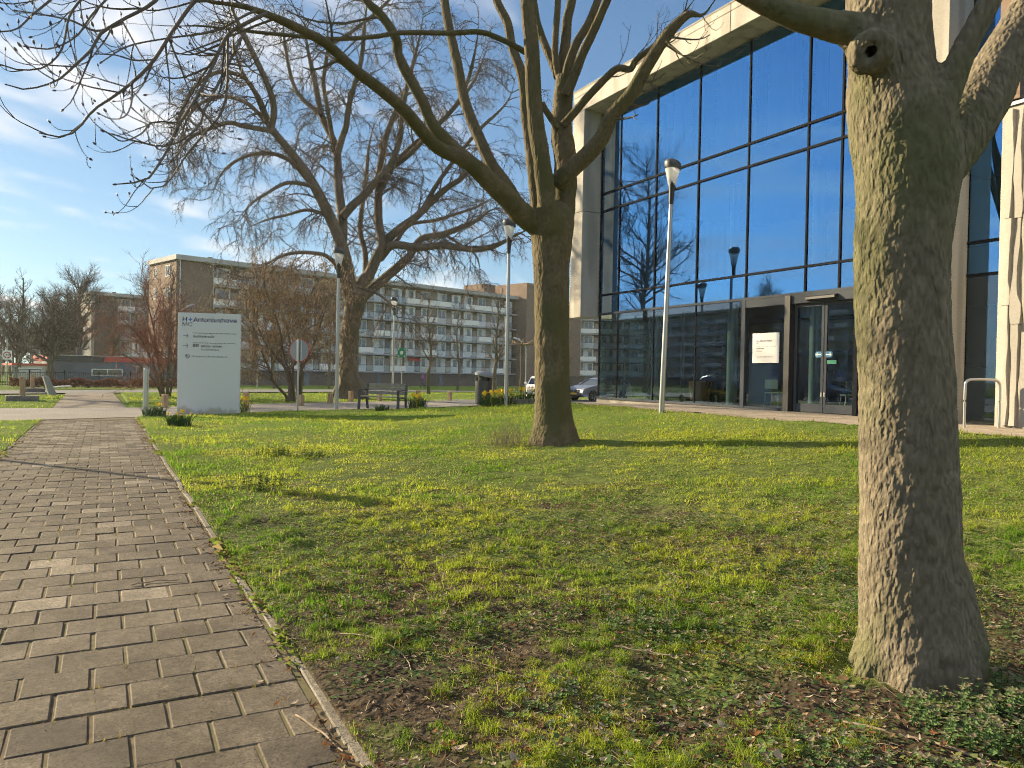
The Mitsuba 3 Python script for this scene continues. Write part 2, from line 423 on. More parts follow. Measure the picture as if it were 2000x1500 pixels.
gx = np.unique(np.round(np.concatenate([axis([(-340, -60, 40), (-60, -12, 2), (-12, -1.6, .25), (-1.6, 1.2, .07), (1.2, 8, .085), (8, 16, .2), (16, 60, 1.2), (60, 340, 40)]), [PX0 - .03, PX0 - .015, PX1 + .015, PX1 + .03, PX1 + .058, PX1 + .062, PX0 - .052, PX0 - .058]]), 3))
gy = axis([(-320, -30, 40), (-30, 1, 2), (1, 10, .085), (10, 20, .18), (20, 60, .45), (60, 130, 4), (130, 440, 40)])
GX, GY = np.meshgrid(gx, gy)
V = np.stack([GX, GY, lawn_z(GX, GY)], -1).reshape(-1, 3)
ny, nx = GX.shape
I, J = np.meshgrid(np.arange(ny - 1), np.arange(nx - 1), indexing='ij')
q = np.stack([I * nx + J, I * nx + J + 1, (I + 1) * nx + J + 1, (I + 1) * nx + J], -1).reshape(-1, 4)
struct('lawn', trimesh.Trimesh(V, np.vstack([q[:, [0, 1, 2]], q[:, [0, 2, 3]]]), process=False), 'm_lawn', smooth=True)


def sheet(poly, dz, h=1.5, clip=None):
    """A sheet that follows the ground over a polygon."""
    from shapely.geometry import Polygon, box as sbox
    P = Polygon(poly); x0, y0, x1, y1 = P.bounds
    ms = []
    for a in np.arange(x0, x1, h):
        for b in np.arange(y0, y1, h):
            g = P.intersection(sbox(a, b, a + h, b + h))
            for s in getattr(g, 'geoms', [g]):
                if s.geom_type == 'Polygon' and s.area > 1e-5:
                    v, f = trimesh.creation.triangulate_polygon(s, engine='earcut')
                    ms.append(trimesh.Trimesh(np.c_[v, np.zeros(len(v))], f, process=False))
    m = trimesh.util.concatenate(ms); m.merge_vertices()
    m.vertices[:, 2] = rise(m.vertices[:, 0], m.vertices[:, 1]) + dz
    if m.face_normals[:, 2].mean() < 0: m.invert()
    return m


xs = np.linspace(-1.7, 11.6, 40)
cross = [(-40, 18.5)] + [(x, float(near_edge(x))) for x in np.linspace(-39, 13.0, 90)] + [(14.5, 21), (17, 27), (17.5, 31), (45, 36)] + [(x, float(far_edge(x))) for x in np.linspace(44, -40, 90)]
struct('crossing_path', sheet(cross, .006), 'm_asphalt')
struct('brick_path', sheet([(PX0 - .02, -3), (PX1 + .02, -3), (PX1 + .02, 27.1), (PX0 - .02, 26.1)], -.008), 'm_joint')
struct('far_path', sheet([(PX0 - .1, 33.2), (PX1 - .1, 33.2), (PX1 - .4, 55), (PX0 - .4, 55)], .004), 'm_path_far')
struct('road', sheet([(-60, 44), (-14, 47), (-6, 48.5), (-1.9, 51), (1.5, 52.5), (6, 54), (14, 56), (30, 62), (60, 72), (60, 80), (30, 70), (10, 62), (-2, 57.4), (-8, 54.5), (-60, 52)], .008, 4), 'm_road')
struct('parking', sheet([(15.5, 33), (60, 42), (62, 56), (24, 47), (17, 42)], .012, 4), 'm_road')
struct('parking_left', sheet([(-60, 28), (-9, 36), (-9, 60), (-60, 60)], .016, 4), 'm_road')
apron = sheet([(12.95, -14), (16.4, -14), (16.4, 21.2), (14.6, 21.2), (12.95, 20.2)], .012, .6)
struct('apron_pavement', apron, 'm_apron')
for y in np.arange(-6, 20, 1.0):
    put('kerb', box(12.86, 12.95, y + .004, y + .996, -.1, .0, .008), 'm_edging', 'apron_pavement', m=mat4(z=float(rise(12.9, y + .5)) + .03))

# pavers: 30 cm tiles in half bond
tile = []
for k in range(4):
    r2 = np.random.default_rng(k)
    tile.append([ply(box(-.1515 + r2.uniform(0, .004), .1515 - r2.uniform(0, .004), -.149, .149, -.06, 0, .006), f'm_paver{i}') for i in range(4)])
half = [ply(box(-.072, .072, -.149, .149, -.06, 0, .006), f'm_paver{i}') for i in range(3)]
rest = {0: [], 1: [], 2: [], 3: []}
nbig = 0
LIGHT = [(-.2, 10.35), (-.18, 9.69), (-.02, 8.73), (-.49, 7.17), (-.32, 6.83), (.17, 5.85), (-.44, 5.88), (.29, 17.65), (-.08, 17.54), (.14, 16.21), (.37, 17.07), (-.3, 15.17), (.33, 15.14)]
for r in range(-4, 77):
    y = 2.62 + r * .3055
    if y > 26.0: break
    wig = rng.normal(0, .006)
    x = PX1 - .012 - (.152 if r % 2 else 0)
    cells = [(PX1 - .012 - .076, True)] if r % 2 else []
    while x - .15 > PX0 - .02:
        w = .3 + (.012 if (int(x * 10) + r) % 2 else .016)
        cells.append((x - w / 2, False)); x -= w
    for c, (cx, hf) in enumerate(cells):
        if cx < PX0 + .05: continue
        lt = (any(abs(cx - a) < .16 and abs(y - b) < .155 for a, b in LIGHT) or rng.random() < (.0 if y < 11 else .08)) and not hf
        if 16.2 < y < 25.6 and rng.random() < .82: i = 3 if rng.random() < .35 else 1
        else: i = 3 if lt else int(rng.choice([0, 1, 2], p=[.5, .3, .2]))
        m = mat4(cx + rng.normal(0, .002), y + wig + rng.normal(0, .002), rng.normal(0, .0022), rng.normal(0, .008), tilt=(rng.normal(0, .006), rng.normal(0, .006)))
        if nbig < 285 and y > 2.2 and cx > -.1 - y * .18:
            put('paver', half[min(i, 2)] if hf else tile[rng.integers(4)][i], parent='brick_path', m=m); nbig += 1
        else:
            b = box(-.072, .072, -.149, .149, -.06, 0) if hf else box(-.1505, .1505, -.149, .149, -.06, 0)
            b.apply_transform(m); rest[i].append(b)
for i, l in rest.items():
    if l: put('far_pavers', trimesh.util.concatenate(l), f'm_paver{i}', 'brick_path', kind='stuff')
for y in np.arange(1.2, 26.4, 1.0):
    for sx in (0, 1):
        if y > 26 and sx == 0: continue
        put('edging_stone', box(-.026, .026, .006, .994, -.2, .0, .006), 'm_edging', 'brick_path', m=mat4((PX1 + .034 if sx else PX0 - .034) + rng.normal(0, .006), y, .004 + rng.normal(0, .007), rng.normal(0, .009)))

# grass blades, denser near the camera
def blades(n, r_lo, r_hi, seed, hgt, wid, spread=.95):
    g = np.random.default_rng(seed)
    a = YAW + g.uniform(-.78, .78, n) * spread
    r = np.sqrt(g.uniform(r_lo**2, r_hi**2, n))
    x, y = r * np.sin(a), r * np.cos(a)
    cl = g.random(n) < .6                                    # gathered in tufts
    cx, cy = np.round(x / .11) * .11, np.round(y / .11) * .11
    h1, h2 = np.sin(cx * 127.1 + cy * 311.7) * 43758.5, np.sin(cx * 269.5 + cy * 183.3) * 43758.5
    cx += (h1 - np.floor(h1) - .5) * .11; cy += (h2 - np.floor(h2) - .5) * .11
    h3 = np.sin(cx * 413.3 + cy * 97.1) * 43758.5; hc = .45 + 1.5 * (h3 - np.floor(h3))**1.8; hc = np.where(cl, hc, .6)
    sc = min(1., 10 / r_hi) if r_hi > 14 else 1.
    x = np.where(cl, cx + g.normal(0, .022, n), x) if sc == 1. else x
    y = np.where(cl, cy + g.normal(0, .022, n), y) if sc == 1. else y
    p = np.stack([x, y, x * 0], -1)
    patch = meshkit.fbm(p * .55, 3, 41) * .65 + meshkit.fbm(p * 2.6, 3, 42) * .5
    bare = np.clip(1.25 - np.hypot(x - 2.0, y - 2.2) / 3.0, 0, 1) * .135 + np.exp(-((x - 3.8)**2 + (y - 2.6)**2) / .9) * .16 + np.exp(-((x - 3.0)**2 + (y - 13.6)**2) / .8) * .12 + np.exp(-((x - 1.3)**2) / .12) * .07
    keep = on_lawn(x, y) & ((hc > .6) | (g.random(n) < .55)) & (patch - bare > .33 + .14 * g.random(n)) & ((x - 3.85)**2 + (y - 2.6)**2 > .30**2) & ((x - 7.96)**2 + (y - 13.1)**2 > .45**2)
    x, y, p, patch, hc = x[keep], y[keep], p[keep], patch[keep], hc[keep]; n = len(x)
    z = lawn_z(x, y) - .004
    lush = np.clip((patch - .5) / .25, 0, 1)
    h = hgt * g.lognormal(0, .3, n) * (.55 + .75 * lush) * hc
    w = wid * g.uniform(.6, 1.3, n)
    az = g.uniform(0, 2 * np.pi, n)
    lean = g.uniform(.3, 1.5, n)
    d = np.stack([np.cos(az), np.sin(az), 0 * az], -1); side = np.stack([-np.sin(az), np.cos(az), 0 * az], -1)
    B = np.stack([x, y, z], -1)
    M = B + d * (h * lean * .32)[:, None] + np.array([0, 0, 1.]) * (h * .62)[:, None]
    Tp = B + d * (h * lean * .95)[:, None] + np.array([0, 0, 1.]) * (h * (1.05 - .5 * lean))[:, None]
    s = side * w[:, None] / 2
    v = np.stack([B - s, B + s, M - s * .8, M + s * .8, Tp], 1)
    f = np.array([[0, 1, 3], [0, 3, 2], [2, 3, 4]])
    F = (np.arange(n) * 5)[:, None, None] + f
    tone = meshkit.fbm(p * .8, 3, 51)
    c0, c1, c2 = np.array([.14, .27, .028]), np.array([.395, .45, .05]), np.array([.38, .33, .17])
    t = np.clip((tone - .35) / .3 + g.normal(0, .22, n), 0, 1)[:, None]
    c = c0 * (1 - t) + c1 * t
    straw = (g.random(n) < .10 + .18 * (1 - lush))[:, None]
    c = np.where(straw, c2 * g.uniform(.6, 1.1, n)[:, None], c) * g.uniform(.75, 1.2, n)[:, None]
    col = np.repeat(c[:, None], 5, 1)
    return v.reshape(-1, 3), F.reshape(-1, 3), col.reshape(-1, 3)


parts = [blades(*a) for a in [(300000, 1.7, 5, 1, .033, .0032), (260000, 5, 9, 2, .036, .005), (240000, 9, 16, 3, .042, .009), (270000, 16, 31, 4, .045, .012), (210000, 31, 62, 5, .05, .022)]]
o = 0; vs, fs, cs = [], [], []
for v, f, c in parts:
    vs.append(v); fs.append(f + o); cs.append(c); o += len(v)
gm = trimesh.Trimesh(np.vstack(vs), np.vstack(fs), process=False)
gc = np.clip(np.vstack(cs), 0, 1)
put('grass', ply(gm, 'm_grass', color=gc), kind='stuff', label='short green and yellow lawn grass with bare patches', category='grass')
# ------------------------------------------------------------------ fallen leaves, weeds, sticks, moss in the joints
def wedge(n, lo, hi, seed, half=.78):
    g = np.random.default_rng(seed)
    a = YAW + g.uniform(-half, half, n); r = np.sqrt(g.uniform(lo**2, hi**2, n))
    return r * np.sin(a), r * np.cos(a), g


def leaf_mesh(L, W, curl, g, K=6):
    """A curled dead leaf lying in the xy plane."""
    t = np.linspace(0, 1, K); w = W * np.sin(np.pi * np.clip(t, .03, .97))**.7 / 2
    z = curl * L * (t - .5)**2 * 2
    e = curl * .8 * w
    v = np.concatenate([np.stack([t * L - L / 2, -w, z + e + .1 * w * g.normal(size=K)], 1), np.stack([t * L - L / 2, 0 * w, z], 1), np.stack([t * L - L / 2, w, z + e + .1 * w * g.normal(size=K)], 1)])
    f = []
    for i in range(K - 1):
        for o in (0, K): f += [[o + i, o + i + 1, o + i + K + 1], [o + i, o + i + K + 1, o + i + K]]
    return v, np.array(f)


gl = np.random.default_rng(99)
leaf_cols = np.array([[.20, .13, .075], [.26, .19, .12], [.15, .09, .055], [.46, .37, .27], [.26, .13, .06], [.11, .07, .045], [.40, .34, .27]])
kinds = []
for i in range(10):
    v, f = leaf_mesh(gl.uniform(.04, .07), gl.uniform(.022, .042), gl.uniform(.1, .55), gl)
    c = leaf_cols[i % 7] * gl.uniform(.8, 1.1)
    kinds.append(ply(trimesh.Trimesh(v, f, process=False), 'm_leaf', smooth=True, color=np.repeat(c[None], len(v), 0)))
x, y, g = wedge(30000, 1.7, 10.5, 17)
near_leaf = on_lawn(x, y) & (np.hypot(x - 3.85, y - 2.6) > .4)
patch = meshkit.fbm(np.stack([x, y, 0 * x], -1) * 1.2, 3, 77)
near_leaf &= patch + .45 * np.exp(-np.hypot(x - 2.4, y - 2.2) / 2.2) > .45 + .3 * g.random(len(x))
x, y = x[near_leaf], y[near_leaf]
order = np.argsort(np.hypot(x, y)); x, y = x[order], y[order]
lz = lawn_z(x, y)
vs, fs, cs, o = [], [], [], 0
for i in range(len(x)):
    m = mat4(x[i], y[i], lz[i] + .012 + .02 * g.random(), g.uniform(0, 6.3), g.uniform(.7, 1.25), (g.normal(0, .2), g.normal(0, .2)))
    if i % 18 == 0 and i < 2160:
        k = put('dead_leaf', kinds[g.integers(10)], m=m, label='curled brown dead leaf lying loose on the near lawn grass', category='leaf', group='dead leaves on the near lawn')
    else:
        v, f = leaf_mesh(g.uniform(.014, .05), g.uniform(.009, .026), g.uniform(.1, .7), g, 4)
        v = v @ m[:3, :3].T + m[:3, 3]
        vs.append(v); fs.append(f + o); o += len(v); cs.append(np.repeat((leaf_cols[g.integers(7)] * g.uniform(.7, 1.1))[None], len(v), 0))
# crumbs of leaves along the path's edge and further out
x, y, g = wedge(2600, 9, 24, 18)
ok = on_lawn(x, y) & (meshkit.fbm(np.stack([x, y, 0 * x], -1) * .8, 3, 78) > .45 + .3 * g.random(len(x)))
ex = g.uniform(1.2, 26, 520); ez = np.abs(g.normal(0, .07, 520)); side = g.random(520) < .75
x = np.r_[x[ok], np.where(side, PX1 - .02 - ez, PX0 + .03 + ez)]; y = np.r_[y[ok], ex]
lz = np.where((x < PX1) & (x > PX0), .004, lawn_z(x, y) + .012)
for i in range(len(x)):
    v, f = leaf_mesh(g.uniform(.03, .06), g.uniform(.015, .03), g.uniform(.1, .9), g, 4)
    m = mat4(x[i], y[i], lz[i] + .004, g.uniform(0, 6.3), 1, (g.normal(0, .2), g.normal(0, .2)))
    v = v @ m[:3, :3].T + m[:3, 3]
    vs.append(v); fs.append(f + o); o += len(v); cs.append(np.repeat((leaf_cols[g.integers(7)] * g.uniform(.7, 1.1))[None], len(v), 0))
put('leaf_litter', ply(trimesh.Trimesh(np.vstack(vs), np.vstack(fs), process=False), 'm_leaf', color=np.vstack(cs)), kind='stuff', label='crumbs of dead brown leaves scattered over the lawn and path edge', category='leaf litter')

# moss and tiny grass in the joints of the path
n = 16000
g = np.random.default_rng(21)
r = g.integers(-4, 60, n); yy = 2.62 + r * .3055
along = g.random(n) < .45
x = g.uniform(PX0, PX1, n); row_y = yy + .153
col = np.where(r % 2, 0., .152)
xj = PX1 - .012 - col - np.round((PX1 - x) / .3165) * .3165 + .004
y = np.where(along, row_y + g.normal(0, .006, n), yy + g.uniform(-.15, .15, n)); x = np.where(along, x, xj + g.normal(0, .008, n))
p = np.stack([x, y, 0 * x], -1)
edge = np.exp(-np.abs(x - PX1) / .25) * .16
ok = (meshkit.fbm(p * 2.3, 3, 61) + edge > .52 + .16 * g.random(n)) & (x > PX0) & (x < PX1)
x, y = x[ok], y[ok]; n = len(x)
h = g.lognormal(np.log(.012), .5, n); az = g.uniform(0, 6.28, n); w = g.uniform(.003, .007, n)
d = np.stack([np.cos(az), np.sin(az), 0 * az], -1); s = np.stack([-np.sin(az), np.cos(az), 0 * az], -1) * w[:, None]
B = np.stack([x, y, 0 * x - .011], -1)
v = np.stack([B - s, B + s, B + d * (h * .8)[:, None] + np.array([0, 0, 1.]) * (h + .004)[:, None]], 1).reshape(-1, 3)
c = np.repeat((np.array([.11, .115, .025]) * g.uniform(.6, 1.4, n)[:, None] + np.array([.12, .06, .01]) * (g.random(n) < .4)[:, None]), 3, 0)
put('joint_moss', ply(trimesh.Trimesh(v, np.arange(len(v)).reshape(-1, 3), process=False), 'm_grass', color=np.clip(c, 0, 1)), parent='brick_path', kind='stuff')


def weed(cx, cy, rad, nst, hgt, seed, purple, col):
    """Upright stems with opposite pairs of broad leaves; the tops flushed purple."""
    g = np.random.default_rng(seed); V, F, C, SP, o = [], [], [], [], 0
    for i in range(nst):
        a, rr = g.uniform(0, 6.28), rad * math.sqrt(g.random())
        x, y = cx + rr * math.cos(a), cy + rr * math.sin(a); z = float(lawn_z(np.array(x), np.array(y)))
        H = hgt * g.uniform(.4, 1.1); lean = g.normal(0, .12, 2)
        for L in range(4):
            t = (L + 1) / 4
            for s in range(4 if L == 3 else 2):
                az = g.uniform(0, .5) + s * (math.pi if L < 3 else math.pi / 2) + L * 1.57
                le = g.uniform(.022, .042) * (1.1 - .35 * t)
                tip = np.array([math.cos(az), math.sin(az), g.uniform(-.35, .45)]); sd = np.array([-math.sin(az), math.cos(az), 0])
                b = np.array([x + lean[0] * H * t, y + lean[1] * H * t, z + H * t])
                v = np.array([b, b + tip * le * .45 + sd * le * .45, b + tip * le * 1.1, b + tip * le * .45 - sd * le * .45, b + tip * le * .5 - np.array([0, 0, le * .15])])
                V.append(v); F.append(np.array([[0, 1, 4], [1, 2, 4], [2, 3, 4], [3, 0, 4]]) + o); o += 5
                c = np.array(col) * g.uniform(.75, 1.3)
                if L == 3: c = c * .72 + np.array([.085, .025, .045]) * purple * g.uniform(.2, 1.6)
                C.append(np.repeat(c[None], 5, 0))
        SP.append([[x, y, z - .01], [x + lean[0] * H * .5, y + lean[1] * H * .5, z + H * .5], [x + lean[0] * H, y + lean[1] * H, z + H]])
    return ply(trimesh.Trimesh(np.vstack(V), np.vstack(F), process=False), 'm_leaf', color=np.clip(np.vstack(C), 0, 1)), tubes(np.array(SP), np.full((len(SP), 3), .0018), 3)


def plant(name, lab, wd):
    t = thing(name, lab, 'weed')
    put('leaves', wd[0], parent=t, kind='stuff'); put('stems', wd[1], 'm_daff_leaf', t, kind='stuff')


def at_ground(x, y): return float(lawn_z(np.array(float(x)), np.array(float(y))))


wcol = (.12, .19, .075)
for (x, y, rad, n, h, lab) in [(3.45, 2.03, .28, 95, .14, 'lush dead nettle clump at the foot of the near trunk'), (3.9, 1.95, .3, 95, .14, 'dead nettle patch with purple tops right of the near trunk foot'),
                               (3.15, 3.9, .45, 60, .09, 'purple topped dead nettle patch left of the near trunk, in the sunlit grass'), (4.55, 3.35, .3, 36, .12, 'dead nettle patch in the grass behind the near trunk'),
                               (2.55, 2.1, .28, 26, .07, 'low pale leaved weed patch in the foreground dirt'), (1.95, 3.1, .3, 30, .06, 'low weed patch in the middle of the foreground lawn'),
                               (2.9, 1.75, .3, 30, .07, 'small weed patch at the bottom edge of the lawn'), (4.9, 4.2, .35, 34, .1, 'dead nettle patch right of the near trunk further back')]:
    plant('dead_nettle', lab, weed(x, y, rad, n, h, int(x * 100 + y * 10), 1., wcol))
for (x, y, rad, n, lab) in [(2.76, 14.5, .32, 60, 'dark green leafy weed clump on the middle of the lawn'), (3.3, 13.9, .28, 40, 'smaller leafy weed clump right of the dark one on the lawn'), (1.9, 10.6, .25, 30, 'flat weed rosette near the path edge')]:
    plant('leafy_weed', lab, weed(x, y, rad, n, .16, int(x * 10), 0., (.06, .10, .03)))
# fallen sticks
for (p, r, lab) in [([(1.28, 4.55), (1.42, 4.3), (1.5, 4.0), (1.43, 3.72)], .005, 'long bent pale stick lying in the dirt by the path'), ([(.80, 3.55), (.86, 3.35), (.90, 3.12)], .006, 'grey stick lying along the edging stones'),
                    ([(1.55, 4.2), (1.75, 3.85), (2.0, 3.45), (2.0, 3.45)], .003, 'thin dark stick in the foreground grass'), ([(3.15, 6.75), (3.4, 6.55)], .012, 'short thick pale stick lying on the green lawn'),
                    ([(2.62, 3.6), (2.8, 3.3)], .006, 'short pale stick left of the near trunk'), ([(.2, 6.2), (.36, 6.25), (.52, 6.2)], .006, 'thin dark twig lying across the pavers'),
                    ([(3.0, 2.35), (3.15, 2.05), (3.25, 1.7)], .008, 'knobbly brown stick in the dirt below the near trunk')]:
    P = spline([(a, b, (at_ground(a, b) if a > .95 else .0) + .012) for a, b in p], 9)
    P[:, 2] += np.sin(np.arange(9) * 1.7) * .004
    single('stick', lab, 'stick', tube(P, np.linspace(r, r * .6, 9), 6), 'm_stick', True)
# dry grass stalks at the middle tree's foot
g = np.random.default_rng(5); A, R = [], []
for i in range(130):
    a = g.uniform(0, 6.28); x, y = 7.1 + g.normal(0, .22), 13.5 + g.normal(0, .28); h = g.uniform(.15, .6)
    if np.hypot(x - 7.96, y - 13.1) < .5: continue
    P = np.array([[x, y, at_ground(x, y)]] + [[x + math.cos(a) * h * .5 * t * t, y + math.sin(a) * h * .5 * t * t, at_ground(x, y) + h * t] for t in (.35, .7, 1.)])
    A.append(P); R.append([.004, .0035, .003, .001])
single('dry_stalks', 'tuft of dry brown stalks at the foot of the middle tree', 'dry plant', tubes(A, R, 3), 'm_stick')
# low broad leaved ground cover and straw among the foreground grass
x, y, g = wedge(60000, 1.7, 8.5, 19)
pt = meshkit.fbm(np.stack([x, y, 0 * x], -1) * 1.6, 3, 79)
ok = on_lawn(x, y) & (pt + .22 * np.exp(-np.hypot(x - 3.2, y - 2.4) / 1.6) > .44 + .24 * g.random(len(x))) & (np.hypot(x - 3.85, y - 2.6) > .36)
x, y = x[ok], y[ok]; n = len(x); z = lawn_z(x, y) + g.uniform(.004, .035, n)
az = g.uniform(0, 6.28, n); L = g.uniform(.010, .03, n)[:, None]
d = np.stack([np.cos(az), np.sin(az), g.uniform(-.3, .5, n)], -1) * L; s = np.stack([-np.sin(az), np.cos(az), g.uniform(-.3, .3, n)], -1) * L * .55
B = np.stack([x, y, z], -1)
v = np.stack([B, B + d * .45 + s, B + d * 1.15, B + d * .45 - s], 1).reshape(-1, 3)
f = ((np.arange(n) * 4)[:, None, None] + np.array([[0, 2, 1], [0, 3, 2]])).reshape(-1, 3)
c = np.array([.075, .125, .045]) * g.uniform(.6, 1.5, (n, 1)) + np.array([.08, .05, .02]) * (g.random((n, 1)) < .2)
put('ground_cover', ply(trimesh.Trimesh(v, f, process=False), 'm_leaf', color=np.clip(np.repeat(c, 4, 0), 0, 1)), kind='stuff', label='low round leaved weeds between the grass in the foreground', category='ground cover')
x, y, g = wedge(16000, 1.7, 9., 20)
ok = on_lawn(x, y); x, y = x[ok], y[ok]; n = len(x); z = lawn_z(x, y) + g.uniform(.004, .025, n)
az = g.uniform(0, 6.28, n); L = g.lognormal(np.log(.045), .5, n)
P = np.stack([x, y, z], -1)[:, None] + np.stack([np.cos(az), np.sin(az), g.normal(0, .12, n)], -1)[:, None] * (L[:, None] * np.array([-.5, 0, .5]))[:, :, None] + g.normal(0, .003, (n, 3, 3))
put('straw', tubes(P, np.repeat(g.uniform(.0006, .0018, n)[:, None], 3, 1), 3), 'm_stick', kind='stuff', label='dry straw and tiny twigs lying in the foreground grass', category='straw')
# tufts of grass that lean over the path's edging
g = np.random.default_rng(23); n = 7000
y = g.uniform(1.5, 26, n); s_ = g.random(n) < .75
x = np.where(s_, PX1 + .07 - np.abs(g.normal(0, .045, n)), PX0 - .07 + np.abs(g.normal(0, .045, n)))
ok = meshkit.fbm(np.stack([x * .3, y * 1.4, 0 * x], -1), 3, 88) > .50 + .12 * g.random(n)
x, y, s_ = x[ok], y[ok], s_[ok]; n = len(x)
az = np.where(s_, math.pi, 0) + g.normal(0, 1.1, n); h = g.lognormal(np.log(.038), .35, n)
d = np.stack([np.cos(az), np.sin(az), 0 * az], -1); sd = np.stack([-np.sin(az), np.cos(az), 0 * az], -1) * g.uniform(.0016, .003, n)[:, None]
B = np.stack([x, y, 0 * x + .004], -1)
v = np.stack([B - sd, B + sd, B + d * (h * .45)[:, None] + np.array([0, 0, .6]) * h[:, None], B + d * (h * 1.0)[:, None] + np.array([0, 0, .5]) * h[:, None]], 1).reshape(-1, 3)
f = ((np.arange(n) * 4)[:, None, None] + np.array([[0, 1, 2], [1, 3, 2]])).reshape(-1, 3)
c = np.where(g.random((n, 1)) < .35, np.array([[.20, .16, .08]]), np.array([[.12, .17, .03]])) * g.uniform(.7, 1.2, (n, 1))
put('edge_grass', ply(trimesh.Trimesh(v, f, process=False), 'm_grass', color=np.clip(np.repeat(c, 4, 0), 0, 1)), parent='brick_path', kind='stuff')
